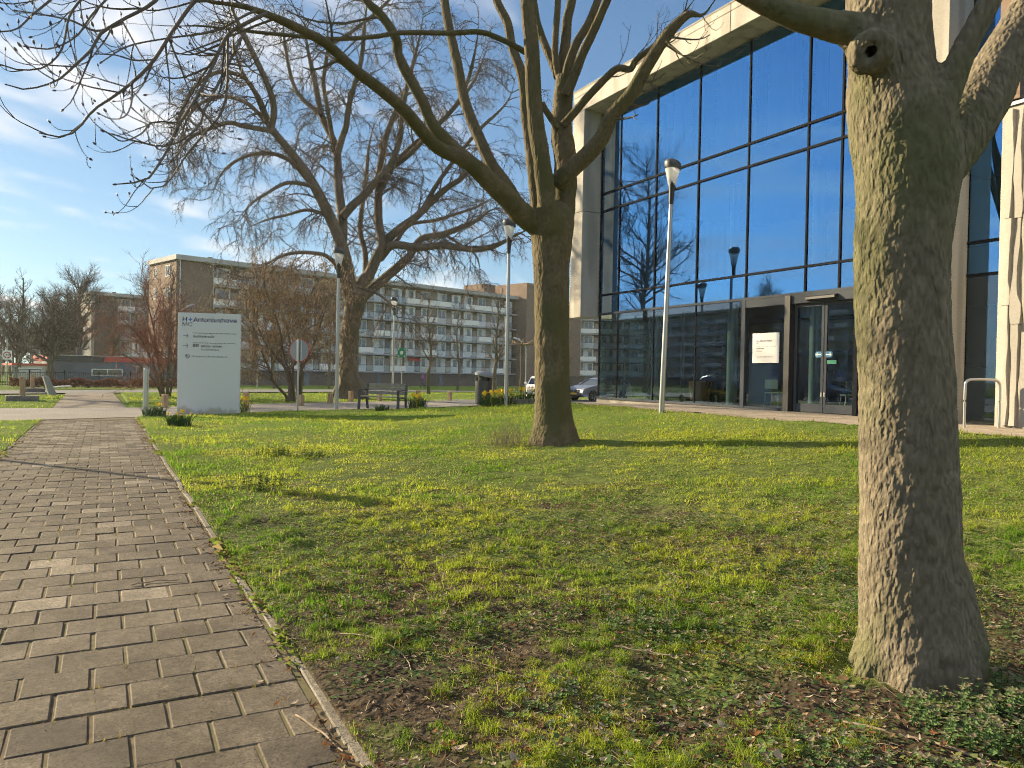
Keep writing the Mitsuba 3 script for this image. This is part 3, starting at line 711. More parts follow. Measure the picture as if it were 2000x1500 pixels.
CHESTNUT={'trunk':[[7.96,13.1,0.17,0.551],[7.95,13.1,0.44,0.449],[7.93,13.11,0.9,0.367],[7.89,13.13,1.92,0.342],[7.87,13.14,2.94,0.342],[7.85,13.15,3.75,0.362],[7.85,13.15,4.26,0.408],[7.85,13.16,4.62,0.439]],'L1':[[7.69,13.24,4.51,0.245],[7.18,13.15,4.69,0.224],[6.81,13.03,4.92,0.204],[6.5,12.94,5.07,0.185],[6.03,12.79,5.31,0.166],[5.67,12.68,5.45,0.148],[5.08,12.53,5.55,0.121],[4.38,12.19,5.94,0.108],[3.91,11.97,6.11,0.098],[3.34,11.7,6.27,0.087],[2.89,11.42,6.42,0.077],[2.48,11.21,6.45,0.068],[2.03,10.96,6.44,0.059],[1.58,10.69,6.37,0.051],[1.08,10.36,6.19,0.043],[0.64,9.96,6.16,0.035],[0.2,9.53,6.02,0.028]],'L1b':[[6.64,13.46,5.36,0.13],[6.32,13.55,5.61,0.124],[5.74,13.71,6.09,0.117],[5.5,13.77,6.36,0.112],[5.26,13.79,6.82,0.106],[4.96,13.84,7.3,0.1],[4.83,13.85,7.56,0.094],[4.76,13.82,7.85,0.088],[4.5,13.87,8.21,0.083],[4.22,13.94,8.46,0.077],[3.98,13.95,8.96,0.071],[3.51,14.0,9.78,0.065]],'L2':[[7.29,13.56,4.98,0.144],[7.12,13.84,5.45,0.138],[6.95,14.07,5.82,0.132],[6.81,14.31,6.33,0.126],[6.68,14.57,6.88,0.119],[6.59,14.8,7.47,0.113],[6.55,15.04,8.19,0.107],[6.47,15.31,8.99,0.1],[6.44,15.52,9.66,0.094],[6.46,15.86,10.92,0.087],[6.41,16.42,12.9,0.082]],'L3':[[7.31,13.33,7.91,0.061],[7.09,13.34,7.98,0.058],[6.85,13.36,8.05,0.055],[6.33,13.4,8.13,0.051],[5.72,13.46,8.0,0.048],[4.77,13.53,7.82,0.044],[4.26,13.55,7.64,0.041],[3.57,13.58,7.46,0.038],[3.04,13.59,7.38,0.035],[2.65,13.6,7.34,0.032],[2.04,13.59,7.26,0.029],[1.42,13.57,7.19,0.026],[0.88,13.54,7.06,0.024],[0.22,13.48,6.93,0.021]],'L4':[[7.86,13.49,4.52,0.135],[7.78,13.59,4.83,0.13],[7.75,13.72,5.48,0.125],[7.72,13.88,6.3,0.12],[7.68,14.01,6.93,0.115],[7.68,14.12,7.57,0.11],[7.62,14.23,8.02,0.105],[7.51,14.37,8.47,0.099],[7.45,14.48,8.99,0.094],[7.28,14.67,9.51,0.088],[7.09,14.95,10.55,0.083],[6.74,15.45,12.46,0.078]],'M1':[[7.64,12.92,4.41,0.19],[7.6,12.92,4.7,0.182],[7.46,12.89,5.57,0.173],[7.31,12.89,6.28,0.165],[7.21,12.87,6.99,0.156],[7.12,12.82,7.82,0.148],[7.05,12.81,8.24,0.14],[6.99,12.79,8.65,0.132],[6.83,12.72,10.0,0.123],[6.5,12.63,12.19,0.114]],'M2':[[8.08,13.26,4.5,0.248],[8.14,13.24,4.81,0.238],[8.2,13.24,5.75,0.228],[8.12,13.31,6.53,0.218],[8.15,13.32,7.15,0.208],[8.19,13.31,7.62,0.198]],'M2a':[[8.21,13.64,7.73,0.095],[8.17,13.77,8.03,0.09],[8.1,13.91,8.34,0.084],[8.03,14.12,8.82,0.078],[8.01,14.29,9.31,0.072],[8.04,14.75,10.83,0.067]],'M2b':[[8.1,13.36,7.51,0.083],[8.04,13.42,7.84,0.077],[8.03,13.48,8.26,0.071],[8.11,13.53,9.23,0.065],[8.2,13.61,10.54,0.059],[8.38,13.67,12.09,0.053]],'M2c':[[8.24,13.51,7.49,0.126],[8.25,13.52,7.86,0.118],[8.31,13.52,8.5,0.109],[8.34,13.52,8.91,0.1],[8.42,13.5,9.3,0.092],[8.55,13.48,10.36,0.083],[8.6,13.55,12.51,0.075]],'M2d':[[8.14,13.23,7.43,0.103],[8.16,13.16,7.78,0.096],[8.27,13.04,8.22,0.089],[8.44,12.88,8.59,0.082],[8.56,12.75,9.02,0.075],[8.77,12.51,9.87,0.067],[9.0,12.2,11.06,0.06]],'M2e':[[8.05,13.05,7.15,0.112],[8.12,12.89,7.47,0.104],[8.19,12.7,7.86,0.095],[8.31,12.46,8.3,0.087],[8.41,12.21,8.76,0.079],[8.59,11.77,9.56,0.07],[8.8,11.17,10.62,0.061]],'Mx':[[7.95,13.21,6.52,0.072],[7.83,13.2,6.66,0.068],[7.68,13.2,6.82,0.064],[7.58,13.19,6.95,0.061]],'R1':[[7.93,13.0,5.45,0.182],[8.09,12.79,5.66,0.173],[8.27,12.57,5.88,0.164],[8.44,12.32,6.19,0.155],[8.51,12.12,6.56,0.146],[8.72,11.83,6.89,0.137],[8.81,11.64,7.19,0.128],[8.94,11.36,7.6,0.119],[9.08,11.11,7.93,0.111],[9.26,10.86,8.14,0.102],[9.42,10.68,8.09,0.055],[9.52,10.52,8.27,0.046],[9.62,10.28,8.6,0.036]],'R2':[[8.06,13.15,6.58,0.092],[8.18,12.97,6.78,0.087],[8.28,12.8,6.96,0.081],[8.45,12.53,7.23,0.075],[8.66,12.21,7.5,0.069],[8.84,12.01,7.46,0.064],[8.89,11.89,7.61,0.059],[9.12,11.55,7.85,0.053],[9.25,11.32,8.08,0.048],[9.38,11.07,8.33,0.043],[9.49,10.8,8.62,0.037]],'R3':[[8.88,11.02,7.64,0.019],[9.03,10.71,7.29,0.015],[9.09,10.57,7.12,0.012],[9.03,10.48,7.3,0.009]],'B1':[[0.63,9.75,6.06,0.025],[0.46,9.59,5.69,0.022],[0.15,9.45,5.37,0.019],[-0.06,9.32,5.12,0.017],[-0.13,9.21,4.91,0.015],[-0.29,9.07,4.65,0.013],[-0.43,8.96,4.44,0.01],[-0.67,8.81,4.26,0.008],[-0.82,8.71,4.24,0.006]],'B2':[[1.07,10.03,6.05,0.026],[0.93,9.99,5.99,0.024],[0.68,9.78,5.5,0.021],[0.47,9.57,5.04,0.019],[0.25,9.39,4.69,0.017],[0.02,9.24,4.41,0.014],[-0.12,9.14,4.25,0.012],[-0.2,9.04,4.08,0.011],[-0.35,8.91,3.88,0.009],[-0.55,8.79,3.85,0.007]],'B3':[[1.87,10.62,6.32,0.03],[1.59,10.52,6.08,0.027],[1.36,10.42,5.84,0.024],[1.13,10.13,5.25,0.021],[0.97,9.92,4.85,0.019],[0.76,9.69,4.42,0.016],[0.61,9.44,4.02,0.014],[0.4,9.18,3.61,0.011],[0.24,9.09,3.54,0.009],[0.11,9.01,3.49,0.007]],'B4':[[0.2,9.53,6.02,0.016],[-0.09,9.45,5.69,0.014],[-0.33,9.34,5.29,0.012],[-0.4,9.13,4.82,0.01],[-0.56,9.05,4.57,0.009],[-0.79,9.0,4.49,0.007],[-0.88,8.97,4.5,0.006]],'B5':[[0.2,9.53,6.02,0.017],[-0.28,9.28,5.62,0.014],[-0.53,9.07,5.23,0.012],[-0.66,8.93,5.01,0.01],[-0.77,8.81,4.81,0.008],[-0.96,8.67,4.69,0.007]],'B6':[[2.02,13.43,7.19,0.027],[1.55,12.54,6.03,0.023],[1.23,11.85,5.24,0.019],[1.14,11.58,4.95,0.016],[0.74,11.05,4.5,0.013],[0.31,10.52,4.36,0.01],[0.07,10.16,4.31,0.007]],'B7':[[0.22,13.48,6.93,0.021],[-0.12,12.85,6.49,0.017],[-0.42,12.17,6.3,0.013],[-0.68,11.51,6.05,0.01],[-0.94,10.7,5.72,0.007]],'B8':[[0.46,9.5,5.02,0.01],[0.27,9.37,4.93,0.009],[0.09,9.24,4.9,0.007],[-0.08,9.11,4.83,0.006]],'B9':[[0.74,9.47,4.36,0.01],[0.46,9.34,4.28,0.009],[0.34,9.24,4.11,0.008],[0.16,9.12,3.97,0.007],[0.05,9.04,4.0,0.006]],'B10':[[0.25,9.39,4.69,0.01],[0.24,9.1,4.39,0.009],[0.18,8.91,4.18,0.007],[0.06,8.78,4.09,0.006],[-0.05,8.64,4.08,0.005]],'B11':[[1.37,10.49,5.87,0.017],[1.29,10.04,4.86,0.015],[1.05,9.9,4.41,0.013],[0.85,9.8,4.11,0.011],[0.65,9.66,3.73,0.009],[0.49,9.62,3.61,0.008],[0.33,9.57,3.69,0.006]],'B12':[[1.7,10.43,6.23,0.02],[1.56,10.34,6.11,0.017],[1.17,10.08,5.72,0.014],[0.63,9.72,5.38,0.011],[0.21,9.37,5.07,0.009],[-0.04,9.09,4.75,0.006]],'B13':[[0.41,9.64,6.04,0.015],[0.1,9.51,5.71,0.013],[-0.14,9.34,5.31,0.011],[-0.27,9.2,5.01,0.009],[-0.49,9.09,4.79,0.008],[-0.7,8.99,4.73,0.006]]}
CHESTNUT_NEAR={'trunk':[[3.89,2.57,-0.01,0.323],[3.89,2.57,0.08,0.309],[3.87,2.59,0.21,0.29],[3.85,2.6,0.36,0.273],[3.83,2.61,0.63,0.26],[3.81,2.61,0.9,0.254],[3.8,2.62,1.19,0.249],[3.79,2.63,1.59,0.242],[3.76,2.64,1.91,0.235],[3.75,2.65,2.32,0.243],[3.76,2.64,2.54,0.251],[3.77,2.64,2.76,0.268],[3.74,2.65,2.97,0.262]],'stem':[[3.77,2.64,2.76,0.251],[3.71,2.68,3.06,0.236],[3.69,2.7,3.33,0.209],[3.68,2.72,3.63,0.209],[3.67,2.74,4.05,0.193],[3.66,2.78,4.75,0.167],[3.59,2.84,5.59,0.134]],'right':[[3.97,2.7,2.74,0.193],[4.13,2.66,2.91,0.177],[4.33,2.61,3.16,0.148],[4.5,2.58,3.44,0.132],[4.68,2.54,3.72,0.124],[4.88,2.51,4.08,0.117],[5.16,2.45,4.55,0.11],[5.43,2.43,5.24,0.094]],'thin':[[3.72,2.53,2.88,0.106],[3.77,2.47,3.02,0.087],[3.81,2.43,3.16,0.071],[3.85,2.39,3.31,0.06],[3.89,2.35,3.43,0.055],[3.92,2.31,3.55,0.052],[3.96,2.25,3.81,0.046],[3.96,2.19,4.13,0.041]],'left':[[3.63,2.71,3.29,0.123],[3.46,2.75,3.43,0.089],[3.33,2.78,3.44,0.078],[3.16,2.83,3.46,0.069],[2.99,2.88,3.5,0.058],[2.87,2.91,3.54,0.052],[2.67,2.96,3.62,0.046],[2.42,3.02,3.77,0.038],[2.13,3.06,4.03,0.03]],'burl':[[3.44,2.62,3.27,0.1],[3.31,2.54,3.22,0.03]]}
PLANE={'trunk':[[12.54,43.18,-0.1,0.997],[12.51,43.2,0.4,0.733],[12.44,43.23,1.13,0.601],[12.43,43.24,2.3,0.543],[12.48,43.21,3.77,0.513],[12.62,43.13,4.94,0.543],[12.76,43.06,5.82,0.645]],'P1':[[12.62,43.14,5.24,0.411],[12.35,42.99,6.17,0.388],[12.07,42.71,7.57,0.365],[11.59,42.52,8.93,0.342],[11.09,42.44,9.92,0.32],[10.57,42.37,10.89,0.298],[10.05,42.33,11.74,0.277],[9.62,42.31,12.37,0.256],[9.14,42.32,12.94,0.236],[8.33,42.36,13.81,0.215],[7.76,42.37,14.45,0.195],[7.42,42.29,15.11,0.175],[7.0,42.19,15.97,0.155],[6.37,42.15,16.79,0.136],[5.88,42.0,17.83,0.116],[5.63,41.74,18.85,0.097],[5.04,41.51,20.17,0.078]],'P1b':[[7.66,41.81,14.29,0.189],[7.74,41.45,15.08,0.174],[7.44,41.2,16.06,0.159],[6.78,41.0,17.27,0.144],[6.06,40.81,18.44,0.13],[5.53,40.61,19.41,0.115],[5.12,40.34,20.45,0.101]],'P2':[[12.0,43.47,9.02,0.323],[12.07,43.7,10.15,0.301],[12.06,43.8,10.55,0.279],[11.96,44.29,12.4,0.258],[11.96,44.72,14.28,0.237],[11.76,45.06,15.23,0.215],[11.26,45.68,16.67,0.193],[10.99,46.31,18.77,0.17],[10.66,47.0,21.08,0.148],[10.47,47.68,23.77,0.125]],'P2c':[[11.83,44.13,14.11,0.208],[12.01,43.87,14.96,0.192],[12.18,43.65,15.63,0.177],[12.23,43.47,16.49,0.162],[12.38,43.21,17.46,0.146],[12.71,42.72,19.1,0.131],[12.77,42.33,20.97,0.116],[12.83,41.89,23.08,0.1]],'P2b':[[11.98,43.48,10.34,0.264],[12.57,43.32,11.11,0.245],[13.17,43.14,11.7,0.226],[13.83,42.97,12.64,0.207],[14.49,42.78,13.39,0.188],[15.11,42.75,15.16,0.169],[15.26,42.91,16.72,0.15],[15.73,43.01,18.92,0.131],[16.35,43.07,21.48,0.112],[16.69,43.23,23.74,0.092]],'P2d':[[11.74,44.74,14.84,0.15],[11.36,44.66,16.69,0.134],[11.07,44.57,18.23,0.119],[11.19,44.2,20.17,0.103],[10.99,44.01,22.09,0.088]],'P3':[[12.67,43.11,5.53,0.381],[12.96,43.16,6.52,0.358],[13.47,43.05,7.13,0.335],[13.96,43.04,8.27,0.312],[14.25,43.03,8.97,0.288],[14.1,43.38,10.32,0.264],[14.16,43.65,11.87,0.241],[14.2,43.83,12.9,0.217],[14.41,43.96,14.16,0.192],[14.89,44.08,16.08,0.168],[15.8,44.05,18.37,0.144],[16.44,44.1,20.35,0.119],[17.36,44.01,22.37,0.094]],'P3b':[[14.36,43.34,9.03,0.27],[15.06,42.46,9.86,0.245],[15.77,41.62,10.5,0.221],[16.45,40.71,11.38,0.196],[16.97,40.04,11.98,0.173],[17.52,39.39,12.4,0.15],[17.75,39.07,12.7,0.128],[18.5,38.18,13.17,0.106],[19.18,37.37,13.58,0.084]],'P4':[[14.21,43.42,8.19,0.27],[14.43,42.99,8.6,0.252],[14.77,42.46,8.91,0.234],[15.75,41.16,8.68,0.214],[16.75,39.8,8.68,0.194],[17.89,38.2,8.37,0.175],[18.62,37.15,8.49,0.157],[19.16,36.24,8.88,0.14],[19.59,35.52,9.16,0.123],[20.09,34.62,9.61,0.107]],'P5':[[13.02,43.49,5.64,0.326],[13.73,43.55,6.31,0.299],[15.11,43.62,7.53,0.274],[16.17,43.68,8.54,0.246],[16.96,43.82,9.65,0.218],[18.37,43.7,10.09,0.189],[20.36,43.54,11.03,0.16],[21.5,43.5,11.89,0.129],[22.87,43.34,12.18,0.098]],'P6':[[13.66,44.85,6.33,0.199],[13.89,45.11,7.29,0.185],[14.03,45.64,8.82,0.172],[13.88,46.29,10.24,0.158],[14.16,46.78,11.94,0.144],[14.51,47.24,13.67,0.129],[14.83,47.84,15.79,0.115],[15.48,48.41,18.35,0.1]],'P7':[[12.02,42.32,5.86,0.172],[11.51,41.68,6.67,0.155],[11.01,41.13,7.35,0.138],[10.74,40.96,7.53,0.124],[10.2,40.71,7.72,0.109],[8.94,40.22,7.65,0.093],[7.9,39.76,7.31,0.078],[6.99,39.2,6.66,0.063],[6.25,38.6,5.92,0.049]],'P8':[[10.28,42.12,11.31,0.14],[9.77,41.74,11.49,0.122],[8.39,40.95,11.31,0.102],[7.16,40.03,10.41,0.083],[6.3,39.25,9.63,0.065],[5.31,37.97,8.29,0.048]],'P9':[[7.73,41.77,14.05,0.162],[7.57,41.71,14.08,0.146],[6.19,41.24,13.96,0.127],[5.41,40.95,13.91,0.11],[4.28,40.45,13.2,0.092],[3.44,39.96,12.44,0.076],[2.84,39.28,11.34,0.06]],'P10':[[11.0,42.87,10.26,0.115],[10.15,44.11,10.67,0.098],[9.27,45.37,10.5,0.081],[8.36,46.64,10.32,0.064],[7.19,48.3,9.85,0.046]],'P11':[[14.96,43.02,9.01,0.12],[16.08,43.53,10.35,0.11],[17.81,43.77,10.88,0.1],[19.61,44.0,11.6,0.09],[21.1,44.18,12.29,0.078],[22.88,44.47,13.55,0.067]],'P12':[[17.91,42.58,9.87,0.092],[18.67,41.8,9.19,0.076],[19.35,41.08,8.5,0.06],[19.48,40.61,7.25,0.045]],'P13':[[12.57,42.03,6.3,0.086],[13.36,40.82,5.82,0.071],[13.8,39.93,5.09,0.056],[14.06,38.97,3.95,0.041]],'P14':[[14.1,43.48,11.83,0.18],[14.96,43.69,13.58,0.161],[16.06,43.71,14.96,0.141],[18.29,43.57,17.13,0.122],[20.32,43.62,20.03,0.103],[21.54,44.05,23.32,0.082]],'P15':[[15.97,41.35,10.71,0.147],[16.64,40.24,12.46,0.123],[17.95,38.39,14.76,0.099],[19.06,36.94,16.21,0.076],[19.25,36.2,17.64,0.055]],'P16':[[14.69,44.3,13.46,0.184],[15.63,43.38,14.2,0.161],[16.53,42.42,15.3,0.139],[18.02,40.71,17.45,0.115],[18.41,39.6,20.06,0.093],[18.25,39.0,22.07,0.072]],'P17':[[6.18,40.9,16.34,0.117],[5.0,40.83,16.34,0.099],[3.81,40.62,15.28,0.082],[3.1,40.04,13.5,0.064],[2.73,39.34,11.81,0.048]],'P18':[[7.75,42.33,14.44,0.123],[6.64,43.5,15.92,0.107],[5.24,44.76,16.32,0.091],[4.06,45.9,15.48,0.074],[3.52,46.86,13.52,0.057]],'P19':[[10.05,42.24,11.58,0.14],[8.96,44.1,13.39,0.122],[7.6,45.84,13.89,0.103],[6.2,47.71,13.24,0.083],[5.55,49.17,11.65,0.061]],'P20':[[11.62,45.93,20.9,0.123],[13.1,45.74,22.07,0.103],[15.25,45.53,24.35,0.084],[16.55,45.57,26.57,0.064]],'P21':[[11.11,45.07,16.47,0.15],[10.02,46.63,18.09,0.127],[9.65,47.91,20.58,0.104],[9.57,49.29,23.9,0.08]]}
HAZEL={'a':[[8.08,38.76,0.02,0.127],[7.98,38.67,0.33,0.115],[7.5,38.63,0.83,0.103],[7.25,38.52,1.33,0.092],[7.06,38.41,1.8,0.081],[6.81,38.3,2.28,0.069],[6.56,38.11,2.96,0.058],[6.16,37.91,3.79,0.047],[5.67,37.78,4.47,0.036]],'b':[[8.15,38.72,0.05,0.139],[8.15,38.58,0.84,0.126],[7.89,38.55,1.74,0.113],[7.49,38.66,2.16,0.1],[7.22,38.71,2.58,0.088],[6.96,38.77,2.94,0.075],[6.55,38.81,3.85,0.062],[6.4,38.71,4.83,0.05],[6.03,38.72,5.79,0.037]],'c':[[8.43,39.13,0.0,0.128],[8.44,39.34,0.82,0.116],[8.49,39.52,1.65,0.104],[8.44,39.81,2.69,0.091],[8.29,40.16,3.74,0.079],[7.98,40.6,4.8,0.066],[7.9,40.94,6.01,0.053],[7.69,41.23,6.68,0.04]],'d':[[8.86,39.47,0.23,0.169],[8.94,39.66,1.42,0.15],[9.03,39.82,2.6,0.131],[9.12,39.91,3.34,0.112],[9.24,40.03,4.3,0.093],[9.45,40.11,5.38,0.073],[9.81,40.1,6.33,0.053]],'e':[[8.55,38.73,0.12,0.102],[8.51,38.41,1.15,0.091],[8.82,37.87,2.16,0.079],[9.12,37.34,3.16,0.068],[9.29,36.89,4.13,0.057],[9.44,36.54,4.85,0.047],[9.71,36.19,5.33,0.036]],'f':[[8.46,38.89,0.01,0.102],[8.26,38.64,1.14,0.091],[7.79,38.47,2.39,0.079],[7.61,38.24,3.37,0.068],[7.25,38.09,4.34,0.058],[6.85,37.96,5.29,0.047],[6.7,37.8,5.99,0.036]]}
RED_SHRUB={'a':[[2.9,44.92,-0.12,0.15],[2.74,44.88,0.37,0.132],[2.61,44.84,0.83,0.113],[2.38,44.76,1.65,0.095],[2.0,44.72,2.58,0.076],[1.51,44.76,3.37,0.058],[0.9,44.85,4.01,0.04]],'b':[[2.97,45.22,-0.13,0.138],[2.85,45.38,0.55,0.122],[2.72,45.58,1.51,0.106],[2.55,45.82,2.62,0.09],[2.42,46.04,3.73,0.074],[2.17,46.33,4.85,0.058],[1.99,46.54,5.69,0.042]],'c':[[3.05,44.84,-0.17,0.137],[3.08,44.82,0.98,0.113],[3.11,44.8,2.34,0.089],[3.22,44.75,3.71,0.065],[3.09,44.82,4.8,0.041]],'d':[[3.14,44.79,-0.12,0.109],[3.42,45.36,1.25,0.094],[3.7,45.79,2.38,0.077],[3.98,46.22,3.53,0.06],[4.31,46.44,4.26,0.043]],'e':[[2.83,44.51,-0.1,0.108],[2.5,44.23,0.71,0.089],[1.86,44.02,1.5,0.07],[1.26,43.9,2.02,0.052],[0.67,43.84,2.26,0.034]]}
# ------------------------------------------------------------------ trees
def grow(P, R, per_m, length, ang, ratio, K, g, droop=0., upturn=0., wig=.1, tmin=.15, taper=.35, rmin=.002, flat=0., rmax=9.):
    """Children of the polylines P (B, K, 3) with radii R: returns theirs."""
    B, K0 = R.shape
    L = np.linalg.norm(np.diff(P, axis=1), axis=2).sum(1)
    n = np.maximum(1, np.round(per_m * L * (1 - tmin) * g.uniform(.7, 1.3, B))).astype(int)
    i = np.repeat(np.arange(B), n); N = len(i)
    t = tmin + (1 - tmin) * g.random(N)
    s = t * (K0 - 1); k = np.minimum(s.astype(int), K0 - 2); fr = (s - k)[:, None]
    base = P[i, k] * (1 - fr) + P[i, k + 1] * fr
    tan = P[i, k + 1] - P[i, k]; tan /= np.linalg.norm(tan, axis=1, keepdims=True) + 1e-9
    rp = R[i, k] * (1 - fr[:, 0]) + R[i, k + 1] * fr[:, 0]
    v = g.normal(size=(N, 3)); v[:, 2] *= 1 - flat
    v -= (v * tan).sum(1, keepdims=True) * tan; v /= np.linalg.norm(v, axis=1, keepdims=True) + 1e-9
    a = np.radians(ang) * g.uniform(.6, 1.25, N)[:, None]
    d = tan * np.cos(a) + v * np.sin(a)
    ln = length * g.uniform(.45, 1.25, N) * (1.1 - .5 * t)
    Q = np.empty((N, K, 3)); Q[:, 0] = base
    for j in range(1, K):
        f = j / (K - 1)
        d = d + g.normal(0, wig, (N, 3)); d[:, 2] += -droop / K * (1 if upturn == 0 else (1 - f) * 1.6) + upturn / K * f * 2.2
        d /= np.linalg.norm(d, axis=1, keepdims=True)
        Q[:, j] = Q[:, j - 1] + d * (ln / (K - 1))[:, None]
    r = np.maximum(rmin, np.minimum(np.minimum(rp * .8, rmax), rp * ratio * g.uniform(.8, 1.2, N)))
    return Q, r[:, None] * np.linspace(1, taper, K)


def limb_lines(D, names, n=20):
    S = [spline(D[k], n) for k in names]
    return np.array([s[:, :3] for s in S]), np.array([s[:, 3] for s in S])


def rough(m, amp, sc, zs, seed, nrm=None):
    """Bark relief pushed into the mesh."""
    n = vnormals(m) if nrm is None else nrm
    p = m.vertices * np.array([sc, sc, zs])
    m.vertices = m.vertices + n * ((meshkit.fbm(p, 3, seed) - .5) * amp)[:, None]
    return m


def limb_tube(pts, sides, n, seed, lump=.06, taper=False):
    s = spline(pts, n)
    if taper: s[:, 3] *= np.clip((1 - np.linspace(0, 1, n)) / .3, .12, 1)
    m = tubes(s[None, :, :3], s[None, :, 3], sides)
    return rough(m, s[:, 3].mean() * lump * 4, 9, 5, seed)


def buds(P, size, g):
    """A pointed bud at the tip of every twig."""
    tip = P[:, -1]; d = P[:, -1] - P[:, -2]; d /= np.linalg.norm(d, axis=1, keepdims=True)
    n = len(tip); s = size * g.uniform(.7, 1.3, n)
    Q = tip[:, None] + d[:, None] * (np.array([-.1, .25, .65, 1.1])[None, :, None] * s[:, None, None])
    return tubes(Q, s[:, None] * np.array([.08, .27, .24, .02]), 5)


# --- the chestnut in the middle of the lawn
g = np.random.default_rng(11)
C1 = {k: np.array(v) for k, v in CHESTNUT.items()}
ch = thing('chestnut_tree', 'bare many limbed tree in the middle of the lawn, left of the glass building', 'tree')
roots = []
for a in np.arange(7) * 2 * np.pi / 7 + .3:
    c = C1['trunk'][0]
    roots.append(np.array([[c[0] + .22 * math.cos(a), c[1] + .22 * math.sin(a), .62, .16], [c[0] + .46 * math.cos(a), c[1] + .46 * math.sin(a), .12, .12]]))
heads = []
for k in ('L1', 'L1b', 'L2', 'L4', 'M1', 'M2', 'M2a', 'M2b', 'M2c', 'M2d', 'M2e', 'Mx', 'R1', 'R2'):
    s = spline(C1[k], 40); L = np.r_[0, np.cumsum(np.linalg.norm(np.diff(s[:, :3], axis=0), axis=1))]
    heads.append(s[L < (.9 if k not in ('M1', 'M2', 'L1', 'L4') else 2.3)])
lims = [spline(C1['trunk'], 20)] + roots + [h for h in heads if len(h) > 1]
c = C1['trunk'][2]
m = sdf_mesh(sdf_limbs(lims, .016), (c[0] - 1.9, c[1] - 1.5, .0), (c[0] + 1.5, c[1] + 1.5, 6.4), .045)
m = m.subdivide(); rough(m, .035, 12, 3.5, 1); rough(m, .016, 45, 16, 2)
put('trunk', m, 'm_bark_chest', ch, True)
for i, (k, pts) in enumerate((k, v) for k, v in C1.items() if k != 'trunk' and k[0] != 'B'):
    p = pts.copy(); p[:, 3] *= .985
    put('limb', limb_tube(p, 10, 60, i, .05, k not in ('M2', 'Mx')), 'm_bark_chest', ch, True)
main = ['L1', 'L1b', 'L2', 'L4', 'M1', 'M2b', 'M2c', 'M2d', 'M2e', 'M2a']
PB, RB = limb_lines(C1, [k for k in C1 if k[0] == 'B'], 20)
p1, r1 = grow(PB, RB, 3.5, .95, 50, .62, 8, g, droop=.5, upturn=1.1, wig=.07, tmin=.1, rmin=.007)
p2, r2 = grow(p1, r1, 2.8, .38, 45, .8, 6, g, droop=.2, upturn=1.1, wig=.07, tmin=.25, rmin=.006)
PL, RL = limb_lines(C1, ['L1', 'L3'], 24)
p3, r3 = grow(PL, RL, 2., 1.7, 55, .34, 9, g, droop=.7, upturn=.9, wig=.1, tmin=.45, rmin=.007)
p4, r4 = grow(p3, r3, 2.2, .6, 50, .65, 6, g, droop=.3, upturn=1.0, wig=.1, tmin=.2, rmin=.0045)
PR, RR = limb_lines(C1, ['R1', 'R2', 'R3'], 24)
p5, r5 = grow(PR, RR, 4.5, 1.3, 62, .2, 9, g, droop=.5, upturn=.9, wig=.12, tmin=.3, rmin=.0075)
p6, r6 = grow(p5, r5, 3.6, .42, 50, .7, 6, g, droop=.1, upturn=.7, wig=.14, tmin=.2, rmin=.006)
PM, RM = limb_lines(C1, main, 24)
p7, r7 = grow(PM, RM, .7, 2.2, 50, .32, 9, g, droop=.1, upturn=.4, wig=.1, tmin=.62, rmin=.01)
p8, r8 = grow(p7, r7, 2., .8, 50, .6, 6, g, droop=.3, upturn=.9, wig=.1, tmin=.2, rmin=.005)
for k, (a, b) in enumerate(zip(PB, RB)): put('branch', tube(a, b, 6), 'm_twig_chest', ch, True)
put('twigs', cat(*[tubes(a, b, 4) for a, b in ((p1, r1), (p3, r3), (p5, r5), (p7, r7))], *[tubes(a, b, 3) for a, b in ((p2, r2), (p4, r4), (p6, r6), (p8, r8))]), 'm_twig_chest', ch, True, kind='stuff')
put('buds', cat(buds(p1, .042, g), buds(p2, .038, g), buds(p4, .028, g), buds(p6, .024, g), buds(PB, .036, g)), 'm_bud', ch, True, kind='stuff')

# --- the near chestnut on the right
C2 = {k: np.array(v) for k, v in CHESTNUT_NEAR.items()}
cn = thing('chestnut_tree', 'thick rough barked trunk with a knot hole in the right foreground', 'tree')
c = C2['trunk'][0]; roots = []
for a, L in [(2.75, .33), (3.6, .28), (4.3, .22), (5.2, .2), (6.0, .21), (.5, .25), (1.4, .34), (2.1, .32)]:
    roots.append(np.array([[c[0] + .10 * math.cos(a), c[1] + .10 * math.sin(a), .55, .13], [c[0] + .20 * math.cos(a), c[1] + .20 * math.sin(a), .22, .11], [c[0] + L * math.cos(a), c[1] + L * math.sin(a), -.03, .07]]))
C2['trunk'][:, 3] *= .975
trunk = spline(C2['trunk'][1:], 24); trunk = np.vstack([[c[0], c[1], -.12, trunk[0, 3]], trunk])
heads = []
for k in ('stem', 'right', 'thin', 'left'):
    s = spline(C2[k], 40); heads.append(s[s[:, 2] < 4.5][:26] if k != 'left' else s[:16])
bb = C2['burl'][:, :3]


